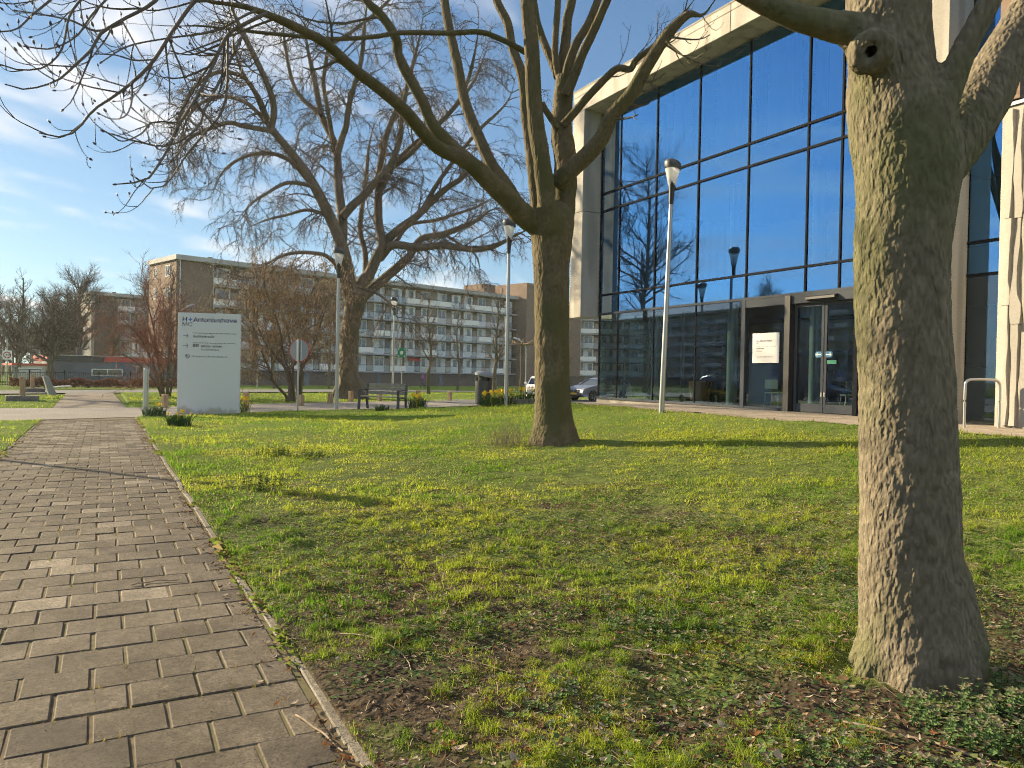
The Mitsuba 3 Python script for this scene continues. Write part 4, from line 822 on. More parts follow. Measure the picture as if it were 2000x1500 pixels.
def knot(q, d):
    n = bb[1] - bb[0]; n /= np.linalg.norm(n)
    cpt = bb[0] + n * .075
    w = q - cpt; ax = w @ n; rad = np.linalg.norm(w - ax[:, None] * n, axis=1)
    th = np.arctan2(w[:, 2], w[:, 0] - w[:, 1])
    ring = np.sqrt((rad - .064 - .008 * np.sin(th * 2 + .6))**2 + ax**2) - .040 - .007 * np.sin(th - .8)                       # callus ring
    d = -.028 * np.log(np.exp(-np.clip(d, -.5, 2) / .028) + np.exp(-np.clip(ring, -.5, 2) / .028))
    w2 = w.copy(); w2[:, 2] *= .72
    ax2 = w2 @ n; rad2 = np.linalg.norm(w2 - ax2[:, None] * n, axis=1)
    hole = np.maximum(rad2 - .027 - .006 * np.sin(w[:, 2] * 45 + w[:, 0] * 30), np.abs(ax) - .16)
    return np.maximum(d, -hole)


lims = [trunk] + roots + heads + [np.vstack([np.r_[bb[0] - (bb[1] - bb[0]) * .6, .12], np.r_[bb[0] + (bb[1] - bb[0]) * .15, .095]])]
m = sdf_mesh(sdf_limbs(lims, .013, knot), (c[0] - 1.35, c[1] - 1.0, -.1), (c[0] + 1.1, c[1] + 1.0, 4.35), .024)
m = m.subdivide()
nrm = vnormals(m)
z = m.vertices[:, 2]
rough(m, .022, 5, 2., 3, nrm)
pv = m.vertices * np.array([26, 26, 8.5]) + (meshkit.fbm(m.vertices * 4, 3, 6) * 3)[:, None]
rd = 1 - np.abs(2 * meshkit.fbm(pv, 2, 4) - 1) * 2.2                                       # ridged: shallow cracks between scaly plates
plate = .5 + .5 * meshkit.fbm(m.vertices * np.array([2.5, 2.5, 1.4]), 2, 8)
m.vertices = m.vertices - nrm * (np.clip(rd, 0, 1)**2 * .0085 * plate)[:, None]
rough(m, .006, 85, 34, 5, nrm)
put('trunk', m, 'm_bark_near', cn, True)
for i, k in enumerate(('stem', 'right', 'thin', 'left')):
    p = C2[k].copy(); p[:, 3] *= .975
    put('limb', limb_tube(p, 18, 90, 40 + i, .035, True), 'm_bark_near', cn, True)
PN, RN = limb_lines(C2, ['stem', 'right', 'thin', 'left'], 24)
p1, r1 = grow(PN, RN, 1.6, 2.6, 45, .34, 12, g, droop=.1, upturn=.3, wig=.07, tmin=.72, rmin=.016)
p1, r1 = p1[p1[:, :, 2].min(1) > 3.95], r1[p1[:, :, 2].min(1) > 3.95]
p2, r2 = grow(p1, r1, 2.2, .9, 50, .5, 8, g, droop=.3, upturn=.8, wig=.08, tmin=.2, rmin=.006)
p3, r3 = grow(p2, r2, 3.2, .3, 50, .7, 6, g, droop=.1, upturn=.9, wig=.1, tmin=.2, rmin=.004)
put('twigs', cat(tubes(p1, r1, 6), tubes(p2, r2, 4), tubes(p3, r3, 3)), 'm_twig_chest', cn, True, kind='stuff')
put('buds', buds(p3, .026, g), 'm_bud', cn, True, kind='stuff')

# --- the plane tree beyond the bench
g = np.random.default_rng(12)
CP = {k: np.array(v) for k, v in PLANE.items()}
pl = thing('plane_tree', 'tall bare tree with a thick dark trunk and drooping fine twigs behind the bench', 'tree')
c = CP['trunk'][0]
roots = [np.array([[c[0] + .5 * math.cos(a), c[1] + .5 * math.sin(a), .9, .28], [c[0] + 1.0 * math.cos(a), c[1] + 1.0 * math.sin(a), .0, .18]]) for a in np.arange(7) * .9]
heads = []
for k in ('P1', 'P3', 'P5', 'P6', 'P7'):
    s = spline(CP[k], 40); L = np.r_[0, np.cumsum(np.linalg.norm(np.diff(s[:, :3], axis=0), axis=1))]
    heads.append(s[L < 2.2])
m = sdf_mesh(sdf_limbs([spline(CP['trunk'], 14)] + roots + heads, .045), (c[0] - 2.2, c[1] - 2., -.2), (c[0] + 2.4, c[1] + 2., 7.8), .11)
rough(m, .12, 5, 2, 9)
put('trunk', m, 'm_bark_plane', pl, True)
for i, (k, pts) in enumerate((k, v) for k, v in CP.items() if k != 'trunk'):
    put('limb', limb_tube(pts, 8, 40, 60 + i, .05, True), 'm_bark_plane', pl, True)
PL, RL = limb_lines(CP, [k for k in CP if k != 'trunk'], 24)
a1, q1 = grow(PL, RL, 2.2, 3.0, 58, .28, 9, g, droop=.5, wig=.16, tmin=.18, rmin=.03, rmax=.055)
a2, q2 = grow(a1, q1, 2.6, 1.6, 52, .6, 7, g, droop=1.1, wig=.2, tmin=.12, rmin=.019)
a3, q3 = grow(a2, q2, 6., .9, 50, .7, 5, g, droop=1.3, wig=.24, tmin=.1, rmin=.0125)
put('branches', cat(tubes(a1, q1, 5), tubes(a2, q2, 4)), 'm_twig_plane', pl, True, kind='stuff')
put('twigs', tubes(a3, q3, 3), 'm_twig_plane', pl, True, kind='stuff')


# --- shrubs
def shrub(name, label, D, seed, bark, twig, lens, dens, rm, up, droop, catkin=None):
    g = np.random.default_rng(seed)
    t = thing(name, label, 'shrub')
    for k, v in D.items(): put('stem', limb_tube(np.array(v) * np.array([1, 1, 1, .7]), 6, 24, seed, .04), bark, t, True)
    P, R = limb_lines({k: np.array(v) for k, v in D.items()}, list(D), 20)
    a1, q1 = grow(P, R, dens[0], lens[0], 46, .4, 8, g, droop=droop, upturn=up, wig=.12, tmin=.2, rmin=rm * 2)
    a2, q2 = grow(a1, q1, dens[1], lens[1], 45, .6, 6, g, droop=droop, upturn=up, wig=.15, tmin=.1, rmin=rm * 1.3)
    a3, q3 = grow(a2, q2, dens[2], lens[2], 45, .7, 4, g, droop=droop, upturn=up, wig=.18, tmin=.1, rmin=rm)
    put('twigs', cat(tubes(a1, q1, 4), tubes(a2, q2, 3), tubes(a3, q3, 3)), twig, t, True, kind='stuff')
    if catkin:
        A = np.concatenate([a3[:, -1], a3[:, 2], a3[:, 1], a2[:, -1], a2[:, -2], a2[:, -3], a2[:, 2]]); A = A[g.random(len(A)) < catkin]
        n = len(A); L = g.uniform(.06, .17, n)
        Q = A[:, None] + np.array([0, 0, -1.]) * (L[:, None] * np.linspace(0, 1, 3))[:, :, None] + g.normal(0, .012, (n, 3, 3))
        put('catkins', tubes(Q, np.tile([.010, .018, .008], (n, 1)), 3), 'm_catkin', t, True, kind='stuff')


shrub('hazel_shrub', 'big brown shrub hung with catkins behind the round road sign', HAZEL, 31, 'm_bark_plane', 'm_twig_hazel', (2.6, 1.5, .8), (3.2, 4.2, 5.), .009, .3, .5, .75)
shrub('red_shrub', 'dense reddish brown shrub left of and behind the white sign', RED_SHRUB, 32, 'm_bark_plane', 'm_twig_red', (2.5, 1.5, .8), (4., 4.6, 5.), .009, .4, .2)


def tree(label, x, y, h, spread, seed, trunk_r, twig='m_twig_far', first=.3, up=.35, dens=(5.2, 3.4, 4.6), droop=0., lean=0., name='bare_tree', group=None, ang=45, thin=1.):
    """A bare tree: trunk to the top, ascending limbs, two orders of twigs."""
    g = np.random.default_rng(seed); t = thing(name, label, 'tree', group)
    z0 = float(rise(np.array(float(x)), np.array(float(y)))) - .1
    tr = np.array([[x + g.normal(0, .12) * (i > 0) + lean * h * (i / 5)**1.5, y + g.normal(0, .12) * (i > 0), z0 + h * .93 * i / 5, trunk_r * (1.15 - i / 5) + .02] for i in range(6)])
    put('trunk', limb_tube(tr, 7, 20, seed, .04), 'm_bark_plane', t, True)
    S = spline(tr, 20)
    a1, q1 = grow(S[None, :, :3], S[None, :, 3], dens[0], spread, ang, .55, 8, g, droop=droop, upturn=up, wig=.09, tmin=first, rmin=.035 * thin)
    a2, q2 = grow(a1, q1, dens[1], spread * .42, 42, .55, 6, g, droop=droop, upturn=up, wig=.12, tmin=.15, rmin=.022 * thin)
    a3, q3 = grow(a2, q2, dens[2], spread * .2, 40, .6, 4, g, droop=droop, upturn=up, wig=.15, tmin=.1, rmin=.016 * thin)
    put('crown', cat(tubes(a1, q1, 4), tubes(a2, q2, 3), tubes(a3, q3, 3)), twig, t, True, kind='stuff')
    return t


for a in [('slender upright bare tree at the far left, beyond the fence', -7.4, 94.6, 12.2, 2.6, 201, .16), ('spreading bare tree with a thick trunk behind the low grey building', -5.2, 104., 9.6, 5.2, 202, .42),
          ('tall round crowned bare tree left of the far apartment block', -2.9, 124., 14.6, 5., 203, .4), ('bare tree at the very left edge of the view', -13., 112., 11., 5.5, 204, .35),
          ('bare tree partly hidden behind the slender one at left', -10.5, 128., 10.5, 5.5, 205, .3), ('small bare tree in front of the pale end wall of the far block', 1.6, 140., 13., 3.4, 206, .22),
          ('conical bare tree in front of the brown end wall', 6.6, 92., 13.2, 2.6, 207, .2), ('hazy bare tree rising between the two apartment blocks', 8., 176., 21., 6., 208, .4),
          ('low bare tree at the far left road', -17., 150., 12., 6., 209, .35), ('far bare tree between the left trees', -8., 170., 13., 6.5, 210, .35)]:
    tree(a[0], *a[1:4], a[4], a[5], a[6], first=.28)
for a in [('young slim tree with orange twigs in front of the flats, right of the green sign', 20.9, 52., 7.8, 1.9, 221, .1), ('thin dark young tree in front of the flats, middle of the row', 37.4, 84., 11.5, 2.4, 222, .13),
          ('young tree with a spreading crown left of the second street lamp', 26.7, 52.8, 7.9, 2., 223, .14), ('young tree behind the plane trunk, before the flats', 22., 84., 10., 2.6, 224, .12),
          ('slim tree in front of the flats left of the plane trunk', 15., 78., 9.5, 2.6, 225, .12), ('young tree by the flats seen between trunk and glass corner', 58., 93., 9., 3.2, 226, .14)]:
    tree(a[0], *a[1:4], a[4], a[5], a[6], first=.3, twig='m_twig_plane', dens=(3.6, 2., 2.6))
# trees out of the frame on the left that the glass mirrors
tree('bare tree left of the frame, mirrored in the entrance glass', -34., 64., 12., 4.5, 241, .3, first=.25)
tree('second bare tree left of the frame, mirrored in the doors', -52., 84., 13., 5., 242, .3, first=.25)
tree('tall bare tree left of the frame, mirrored at the left of the upper glass', -15.5, 61.5, 25., 6., 243, .27, first=.3, twig='m_twig_plane', dens=(2.6, 2.2, 3.6), droop=.25, up=.25, ang=46, thin=.6)
# pollards in front of the brown end tower
for (x, y, h, s, lab) in [(33.3, 60.7, 4.3, 1, 'flat topped pollard tree before the dark brick tower'), (34.6, 58.5, 2.6, 2, 'small knobbly pollard with brown leaf tufts beside the middle trunk')]:
    g = np.random.default_rng(s); t = thing('pollard_tree', lab, 'tree')
    put('trunk', limb_tube(np.array([[x, y, -.1, .16], [x + .03, y, h * .5, .13], [x, y, h, .14]]), 7, 10, s, .06), 'm_bark_plane', t, True)
    A = []
    for i in range(9):
        a = i * .7 + g.uniform(0, .3); L = g.uniform(1.2, 2.4) * (1 if s == 1 else .28)
        A.append(np.array([[x, y, h - .1], [x + L * .5 * math.cos(a), y + L * .5 * math.sin(a), h + .05], [x + L * math.cos(a), y + L * math.sin(a), h + g.uniform(.1, .5)]]))
    A = np.array(A); RA = np.tile([.08, .06, .05], (9, 1))
    a2, q2 = grow(A, RA, 5., .9 if s == 1 else .5, 60, .3, 5, g, upturn=1., wig=.12, tmin=.4, rmin=.012)
    put('crown', cat(tubes(A, RA, 5), tubes(a2, q2, 3)), 'm_twig_hazel' if s == 1 else 'm_catkin', t, True, kind='stuff')

# the hazy belt of trees that closes the view at the far left and behind the flats
g = np.random.default_rng(300); A, RA = [], []
for i in range(70):
    y = g.uniform(190, 300); x = -y * g.uniform(.02, .17) + (0 if i < 52 else g.uniform(20, 60)); h = g.uniform(10, 17)
    k = np.linspace(0, 1, 9)
    A.append(np.stack([x + g.normal(0, .3) * k, y + 0 * k, -1 + h * .9 * k], 1)); RA.append(.3 * (1.05 - k))
A, RA = np.array(A), np.array(RA)
b1, s1 = grow(A, RA, 2.2, 5.5, 48, .5, 7, g, upturn=.35, wig=.1, tmin=.15, rmin=.08)
b2, s2 = grow(b1, s1, 1.1, 2.6, 45, .6, 5, g, upturn=.3, wig=.15, tmin=.1, rmin=.06)
put('far_wood', cat(tubes(A, RA, 5), tubes(b1, s1, 3), tubes(b2, s2, 3)), 'm_twig_far', kind='stuff', label='belt of bare trees far off at the left horizon', category='wood')
# ------------------------------------------------------------------ the glass building on the right
hb = thing('hospital_building', 'tall glass fronted building with a pale concrete frame on the right', 'building')
GXP, FL = 16.2, .72                       # the glass plane, the floor
YU = [23.6, 22.45, 20.42, 18.36, 16.27, 14.17, 13.12, 12.1, 10.35]
ZU = [3.86, 4.55, 7.63, 8.27, 11.22]


def rect_x(y0, y1, z0, z1, x=0.):
    """A single sheet facing -x."""
    return trimesh.Trimesh([[x, y0, z0], [x, y1, z0], [x, y1, z1], [x, y0, z1]], [[0, 2, 1], [0, 3, 2]], process=False)


gp = np.random.default_rng(3)
for i in range(len(YU) - 1):
    for j in range(4):
        m = mat4(GXP, 0, 0) @ np.array([[1, gp.normal(0, .0028), gp.normal(0, .0022), 0], [0, 1, 0, 0], [0, 0, 1, 0], [0, 0, 0, 1.]])
        m[0, 3] -= m[0, 1] * (YU[i] + YU[i + 1]) / 2 + m[0, 2] * (ZU[j] + ZU[j + 1]) / 2
        put('pane', rect_x(YU[i + 1] + .02, YU[i] - .02, ZU[j] + .02, ZU[j + 1] - .02), 'm_glass_up', hb, m=m)
for y in YU: put('mullion', box(GXP - .035, GXP + .10, y - .024, y + .024, ZU[0] + .03, ZU[-1]), 'm_frame', hb)
for z in ZU[1:-1]:
    put('transom', box(GXP - .05, GXP + .09, 10.35, 23.6, z - .03, z + .03), 'm_frame', hb)
put('transom', box(GXP - .06, GXP + .1, 10.35, 23.6, ZU[0] - .04, ZU[0] + .03), 'm_frame_light', hb)
# ground floor
YG = [23.6, 22.45, 20.42, 18.36, 16.32]
for i in range(4):
    put('pane', rect_x(YG[i + 1] + .02, YG[i] - .02, FL + .09, 3.82, GXP + .001 * i), 'm_glass_low', hb)
for y in YG[:-1]: put('mullion', box(GXP - .02, GXP + .06, y - .02, y + .02, FL + .09, 3.82), 'm_frame', hb)
put('mullion', box(GXP - .06, GXP + .1, 16.23, 16.37, FL + .02, 3.82), 'm_frame_light', hb)
put('sill', box(GXP - .06, GXP + .1, 16.37, 23.62, FL + .02, FL + .09), 'm_frame_light', hb)
put('plinth', box(GXP - .02, GXP + .3, 16.3, 23.64, -.4, FL + .017), 'm_plinth', hb)
put('plinth', box(GXP + .3, GXP + 9, 23.3, 23.64, -.4, FL + .017), 'm_plinth', hb)
put('pane', rect_x(14.72, 16.21, FL + .09, 3.6, GXP), 'm_glass_low', hb)
put('sill', box(GXP - .05, GXP + .09, 14.75, 16.23, FL + .012, FL + .09), 'm_frame_light', hb)
put('header', box(GXP - .05, GXP + .1, 14.74, 16.23, 3.6, 3.818), 'm_frame_light', hb)
put('door_post', box(GXP - .12, GXP + .2, 14.56, 14.74, FL + .01, 3.818), 'm_black', hb)
put('header', box(GXP - .06, GXP + .12, 10.4, 14.56, 3.6, 3.818), 'm_frame_light', hb)
dl = GXP + .06
for k, (ya, yb) in enumerate([(13.6, 14.54), (12.64, 13.58)]):
    d = put('sliding_door', cat(box(dl, dl + .05, ya, ya + .075, FL + .03, 3.58), box(dl, dl + .05, yb - .075, yb, FL + .03, 3.58), box(dl + .002, dl + .048, ya + .075, yb - .075, FL + .03, FL + .25), box(dl + .002, dl + .048, ya + .075, yb - .075, 3.5, 3.58)), 'm_frame_light', hb)
    put('pane', rect_x(ya + .075, yb - .075, FL + .25, 3.5, dl + .02), 'm_glass_low', d)
    yc = 13.75 if k == 0 else 13.43
    put('sticker', trimesh.util.concatenate([box(dl - .004, dl - .001, yc - .08, yc + .08, 2.17, 2.32), box(dl - .003, dl - .0005, yc - .11, yc + .11, 2.2, 2.29)]), 'm_cyan', d)
    put('arrow', cat(box(dl - .007, dl - .005, yc - .08, yc + .08, 2.235, 2.255), box(dl - .007, dl - .005, yc + (.03 if k == 0 else -.05), yc + (.05 if k == 0 else -.03), 2.2, 2.29)), 'm_white', d)
    if k: put('sticker', box(dl - .004, dl - .001, 13.2, 13.48, 2.0, 2.1), 'm_green_sign', d)
    put('lock', box(dl - .012, dl + .002, ya + .02 if k == 0 else yb - .055, ya + .055 if k == 0 else yb - .02, 1.16, 1.27), 'm_steel', d)
put('door_sensor', hull([[GXP - .2, 13.1, 3.66], [GXP - .06, 13.1, 3.62], [GXP - .2, 14.0, 3.66], [GXP - .06, 14.0, 3.62], [GXP - .2, 13.1, 3.72], [GXP - .06, 13.1, 3.76], [GXP - .2, 14.0, 3.72], [GXP - .06, 14.0, 3.76]]), 'm_black', hb)
put('door_post', box(GXP - .06, GXP + .2, 12.5, 12.62, FL + .01, 3.6), 'm_frame', hb)
put('pane', rect_x(10.42, 12.48, FL + .06, 3.6, GXP), 'm_glass_low', hb)
put('sill', box(GXP - .05, GXP + .1, 10.4, 12.5, FL + .01, FL + .06), 'm_frame', hb)
# concrete frame: precast pieces with open joints
FX = 15.4
put('concrete_panel', box(FX, GXP + .02, 23.66, 24.42, 3.72, 7.585, .012), 'm_concrete', hb)
put('concrete_panel', box(FX, GXP + .02, 23.66, 24.42, 7.6, 11.27, .012), 'm_concrete', hb)
ys = [24.42, 20.46, 16.3, 13.1, 9.92]
for a, b in zip(ys[:-1], ys[1:]):
    put('concrete_panel', box(FX, GXP + .6, b + .006, a - .006, 11.285, 11.86, .012), 'm_concrete', hb)
    put('concrete_panel', box(FX + .004, GXP + .6, b + .006, a - .006, 11.872, 12.08, .01), 'm_concrete', hb)
put('concrete_panel', box(FX, GXP + .02, 9.92, 10.33, FL, 6.0, .012), 'm_concrete', hb)
put('concrete_panel', box(FX, GXP + .02, 9.92, 10.33, 6.012, 11.272, .012), 'm_concrete', hb)
put('roof_edge', box(FX - .012, GXP + .7, 9.9, 24.44, 12.083, 12.12), 'm_plinth', hb)
# glass return round the far corner, and the facade going on to the right behind the relief wall
put('pane', trimesh.Trimesh([[GXP, 23.6, FL + .09], [GXP + 7.5, 23.6, FL + .09], [GXP + 7.5, 23.6, 3.72], [GXP, 23.6, 3.72]], [[0, 1, 2], [0, 2, 3]], process=False), 'm_glass_low', hb)
put('mullion', box(GXP + 2.4, GXP + 2.45, 23.56, 23.62, FL + .09, 3.72), 'm_frame', hb)
put('wall', box(GXP + .62, GXP + 20, 23.7, 24.35, 3.72, 11.9), 'm_concrete', hb)
yr = [9.9, 9.0, 7.0, 4.9, 2.8, .7, -1.4, -3.5]
for a, b in zip(yr[:-1], yr[1:]):
    for z0, z1 in zip([FL + .08, 3.86, 4.55, 7.63, 8.27], [3.86, 4.55, 7.63, 8.27, 11.22]):
        if b < 8.9 and z1 < 7.: continue
        put('pane', rect_x(b + .02, a - .02, z0 + .02, z1 - .02, GXP), 'm_glass_up' if z0 > 3 else 'm_glass_low', hb)
    put('mullion', box(GXP - .03, GXP + .1, b - .024, b + .024, FL + .08, 11.22), 'm_frame', hb)
for z in (3.86, 4.55, 7.63, 8.27, 11.22): put('transom', box(GXP - .04, GXP + .09, -3.5, 9.9, z - .03, z + .03), 'm_frame', hb)
put('roof_edge', box(GXP - .3, GXP + .7, -3.5, 9.9, 11.26, 11.9), 'm_concrete', hb)
put('brown_post', box(GXP - .7, GXP - .3, 8.55, 8.95, 7.1, 9.2), 'm_brick', hb)
# relief wall
rw = put('relief_wall', box(15.6, GXP - .05, -3., 8.92, FL, 7.0, .012), 'm_concrete', hb)
put('coping', box(15.55, GXP, -3., 8.96, 7.003, 7.075), 'm_alu', hb)
g = np.random.default_rng(8)
y = 8.80
while y > 4.2:                                            # raised wavering ribs, each in three lengths
    w = g.uniform(.13, .17)
    zc = [FL + .05, FL + 2.1 + g.uniform(-.3, .3), FL + 4.2 + g.uniform(-.3, .3), 6.93]
    for a, b in zip(zc[:-1], zc[1:]):
        zs = np.linspace(a + .004, b - .004, 12)
        off = np.cumsum(g.choice([-.045, 0, 0, .045, .02, -.02], 12)) * .5; off -= off.mean()
        L, R = y + off, y - w + np.roll(off, 3) * .8
        n = 12; v = np.concatenate([np.stack([np.full(n, x), q, zs], 1) for x, q in ((15.602, L), (15.52, L - .012), (15.52, R + .012), (15.602, R))])
        f = []
        for k in range(3):
            for i in range(n - 1): f += [[k * n + i, (k + 1) * n + i + 1, k * n + i + 1], [k * n + i, (k + 1) * n + i, (k + 1) * n + i + 1]]
        for e in (0, n - 1): f += [[e, n + e, 2 * n + e], [e, 2 * n + e, 3 * n + e]]
        put('rib', trimesh.Trimesh(v, f, process=False), 'm_concrete', rw)
    y -= w + .045
# inside: slabs, back wall, columns, a warm bulkhead, a desk and seats
put('floor_slab', box(GXP + .35, 27, -3, 23.2, FL - .3, FL + .005), 'm_int_floor', hb)
put('floor_slab', box(GXP + .25, 27, -3, 23.2, 3.9, 4.5), 'm_int_wall', hb)
put('floor_slab', box(GXP + .25, 27, -3, 23.2, 7.68, 8.22), 'm_int_wall', hb)
put('roof', box(GXP + .11, 27, -3, 23.69, 11.23, 11.9), 'm_int_wall', hb)
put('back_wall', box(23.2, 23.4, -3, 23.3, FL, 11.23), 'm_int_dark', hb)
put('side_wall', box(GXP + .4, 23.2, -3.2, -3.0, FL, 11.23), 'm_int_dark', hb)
for y in (21.9, 18.1, 14.9, 11.0):
    put('column', cyl([17.5, y, FL], [17.5, y, 3.9], .17, 18), 'm_int_col', hb, 30)
    put('column', cyl([17.5, y, 4.5], [17.5, y, 7.68], .17, 18), 'm_int_col', hb, 30)
    put('column', cyl([17.5, y, 8.22], [17.5, y, 11.23], .17, 18), 'm_int_col', hb, 30)
put('bulkhead', box(20.5, 20.8, 15.2, 22.4, 2.55, 3.5), 'm_wood_warm', hb)
for a, b in [(20.2, 19.3), (18.2, 16.5), (16.1, 14.9), (14.0, 13.5)]:                       # pleated curtains on the top floor
    yy = np.linspace(a, b, int((a - b) / .045)); xx = GXP + .5 + .035 * np.sin(np.arange(len(yy)) * 2.1)
    n_ = len(yy); vv = np.concatenate([np.stack([xx, yy, np.full(n_, z_)], 1) for z_ in (8.3, 11.1)])
    put('curtain', trimesh.Trimesh(vv, np.array([[i, i + 1, n_ + i + 1] for i in range(n_ - 1)] + [[i, n_ + i + 1, n_ + i] for i in range(n_ - 1)]), process=False), 'm_drape', hb)
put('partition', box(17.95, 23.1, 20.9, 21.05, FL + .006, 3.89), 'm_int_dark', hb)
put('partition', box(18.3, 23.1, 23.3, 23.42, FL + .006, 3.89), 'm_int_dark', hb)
put('desk', hull([[18.3, 11.5, FL], [18.3, 13.2, FL], [19.6, 11.5, FL], [19.6, 13.2, FL], [18.0, 11.4, FL + 1.25], [18.0, 12.6, FL + 1.25], [19.6, 11.4, FL + 1.25], [19.6, 12.6, FL + 1.25]]), 'm_int_col', hb)


def tub_chair(x, y, rot, m_, lab):
    t = thing('tub_chair', lab, 'armchair')
    a = np.linspace(-2.2, 2.2, 15)
    pin, pout = [], []
    v = []
    for r, z in ((.30, .12), (.36, .12), (.42, .72), (.34, .74)):
        v.append(np.stack([r * np.cos(a), r * np.sin(a), np.full(15, z) - (np.abs(a) > 1.6) * .0], 1))
    v = np.vstack(v); f = []
    for k in range(4):
        for i in range(14):
            p, q = k * 15, ((k + 1) % 4) * 15
            f += [[p + i, p + i + 1, q + i + 1], [p + i, q + i + 1, q + i]]
    for e in (0, 14): f += [[e, 15 + e, 30 + e], [e, 30 + e, 45 + e]]
    M_ = mat4(x, y, FL + .01, rot)
    put('back', trimesh.Trimesh(v, f, process=False), m_, t, 40, m=M_)
    put('seat', lathe([(.0, .3), (.3, .3), (.33, .36), (.3, .44), (0, .46)], 18), m_, t, 40, m=M_)
    put('foot', lathe([(.0, .0), (.2, .0), (.2, .03), (.04, .05), (.04, .3)], 14), 'm_steel', t, 30, m=M_)


tub_chair(17.35, 19.3, 2.6, 'm_orange', 'ochre tub chair just inside the ground floor glass')
tub_chair(17.6, 18.9, 1.2, 'm_black', 'black tub chair inside the glass, right of the ochre one')


def slim_chair(x, y, rot, lab):
    t = thing('slim_chair', lab, 'chair', 'slim chairs inside the entrance glass'); M_ = mat4(x, y, FL + .01, rot)
    put('seat', box(-.22, .22, -.22, .22, .43, .46, .01), 'm_int_col', t, m=M_)
    put('backrest', box(-.24, -.215, -.21, .21, .56, .84, .01), 'm_int_col', t, m=M_)
    for sx in (-1, 1):
        for sy in (-1, 1): put('leg', cyl([sx * .19, sy * .19, .43], [sx * .23, sy * .23, 0], .012, 6), 'm_steel', t, m=M_)


for x, y, r, lab in [(18.1, 16.9, .3, 'slim pale chair inside the glass, left of the window notice'), (18.4, 15.6, 2.2, 'slim pale chair inside the glass below the window notice'), (18.6, 14.6, 1., 'slim pale chair behind the post left of the sliding doors'), (18.2, 13.9, -.5, 'slim pale chair seen through the right sliding door')]:
    slim_chair(x, y, r, lab)

# notice on the window
def text(s, h, bold=False): return meshkit.text_mesh(s, h, .002, bold)


def on_plane(m, o, ax, up):
    """Lettering from its xy plane onto a vertical face: origin o, reading along ax."""
    ax, up = np.array(ax, float), np.array(up, float); n = np.cross(ax, up)
    M_ = np.eye(4); M_[:3, 0], M_[:3, 1], M_[:3, 2], M_[:3, 3] = ax, up, n, o
    m = m.copy(); m.apply_transform(M_); return m


nt = thing('window_notice', 'white square notice fixed on the glass left of the sliding doors', 'notice')
put('board', box(GXP - .052, GXP - .04, 14.96, 15.93, 2.03, 2.86), 'm_paper', nt)
no = lambda u, z: (GXP - .053, 15.93 - u, z)
for s, u, z, h, b, mt in [('H', .15, 2.62, .052, True, 'm_navy'), ('+', .205, 2.62, .05, True, 'm_blue'), ('Antoniushove', .26, 2.62, .05, True, 'm_navy'), ('MC', .15, 2.55, .05, False, 'm_ink'), ('Radiotherapie', .15, 2.42, .032, True, 'm_ink'), ('Ingang', .15, 2.35, .028, False, 'm_ink') if 0 else ('Radiotherapie', .15, 2.35, .026, False, 'm_ink'), ('Dit is een rookvrij ziekenhuis', .26, 2.19, .026, False, 'm_ink')]:
    put('lettering', on_plane(text(s, h, b), no(u, z), (0, -1, 0), (0, 0, 1)), mt, nt)
put('line', box(GXP - .055, GXP - .0525, 15.05, 15.78, 2.488, 2.494), 'm_ink', nt)
put('symbol', on_plane(trimesh.creation.annulus(.026, .034, .002, sections=20), no(.2, 2.2), (0, -1, 0), (0, 0, 1)), 'm_ink', nt)
# ------------------------------------------------------------------ gallery flats
CLUT = [ply(cat(box(0, 1, 0, .5, 0, 1, .05), box(.2, .8, .1, .4, 1, 1.3, .04)), b) for b in ('m_red', 'm_blue', 'm_post_wood', 'm_panel_cream', 'm_hedge', 'm_white')]


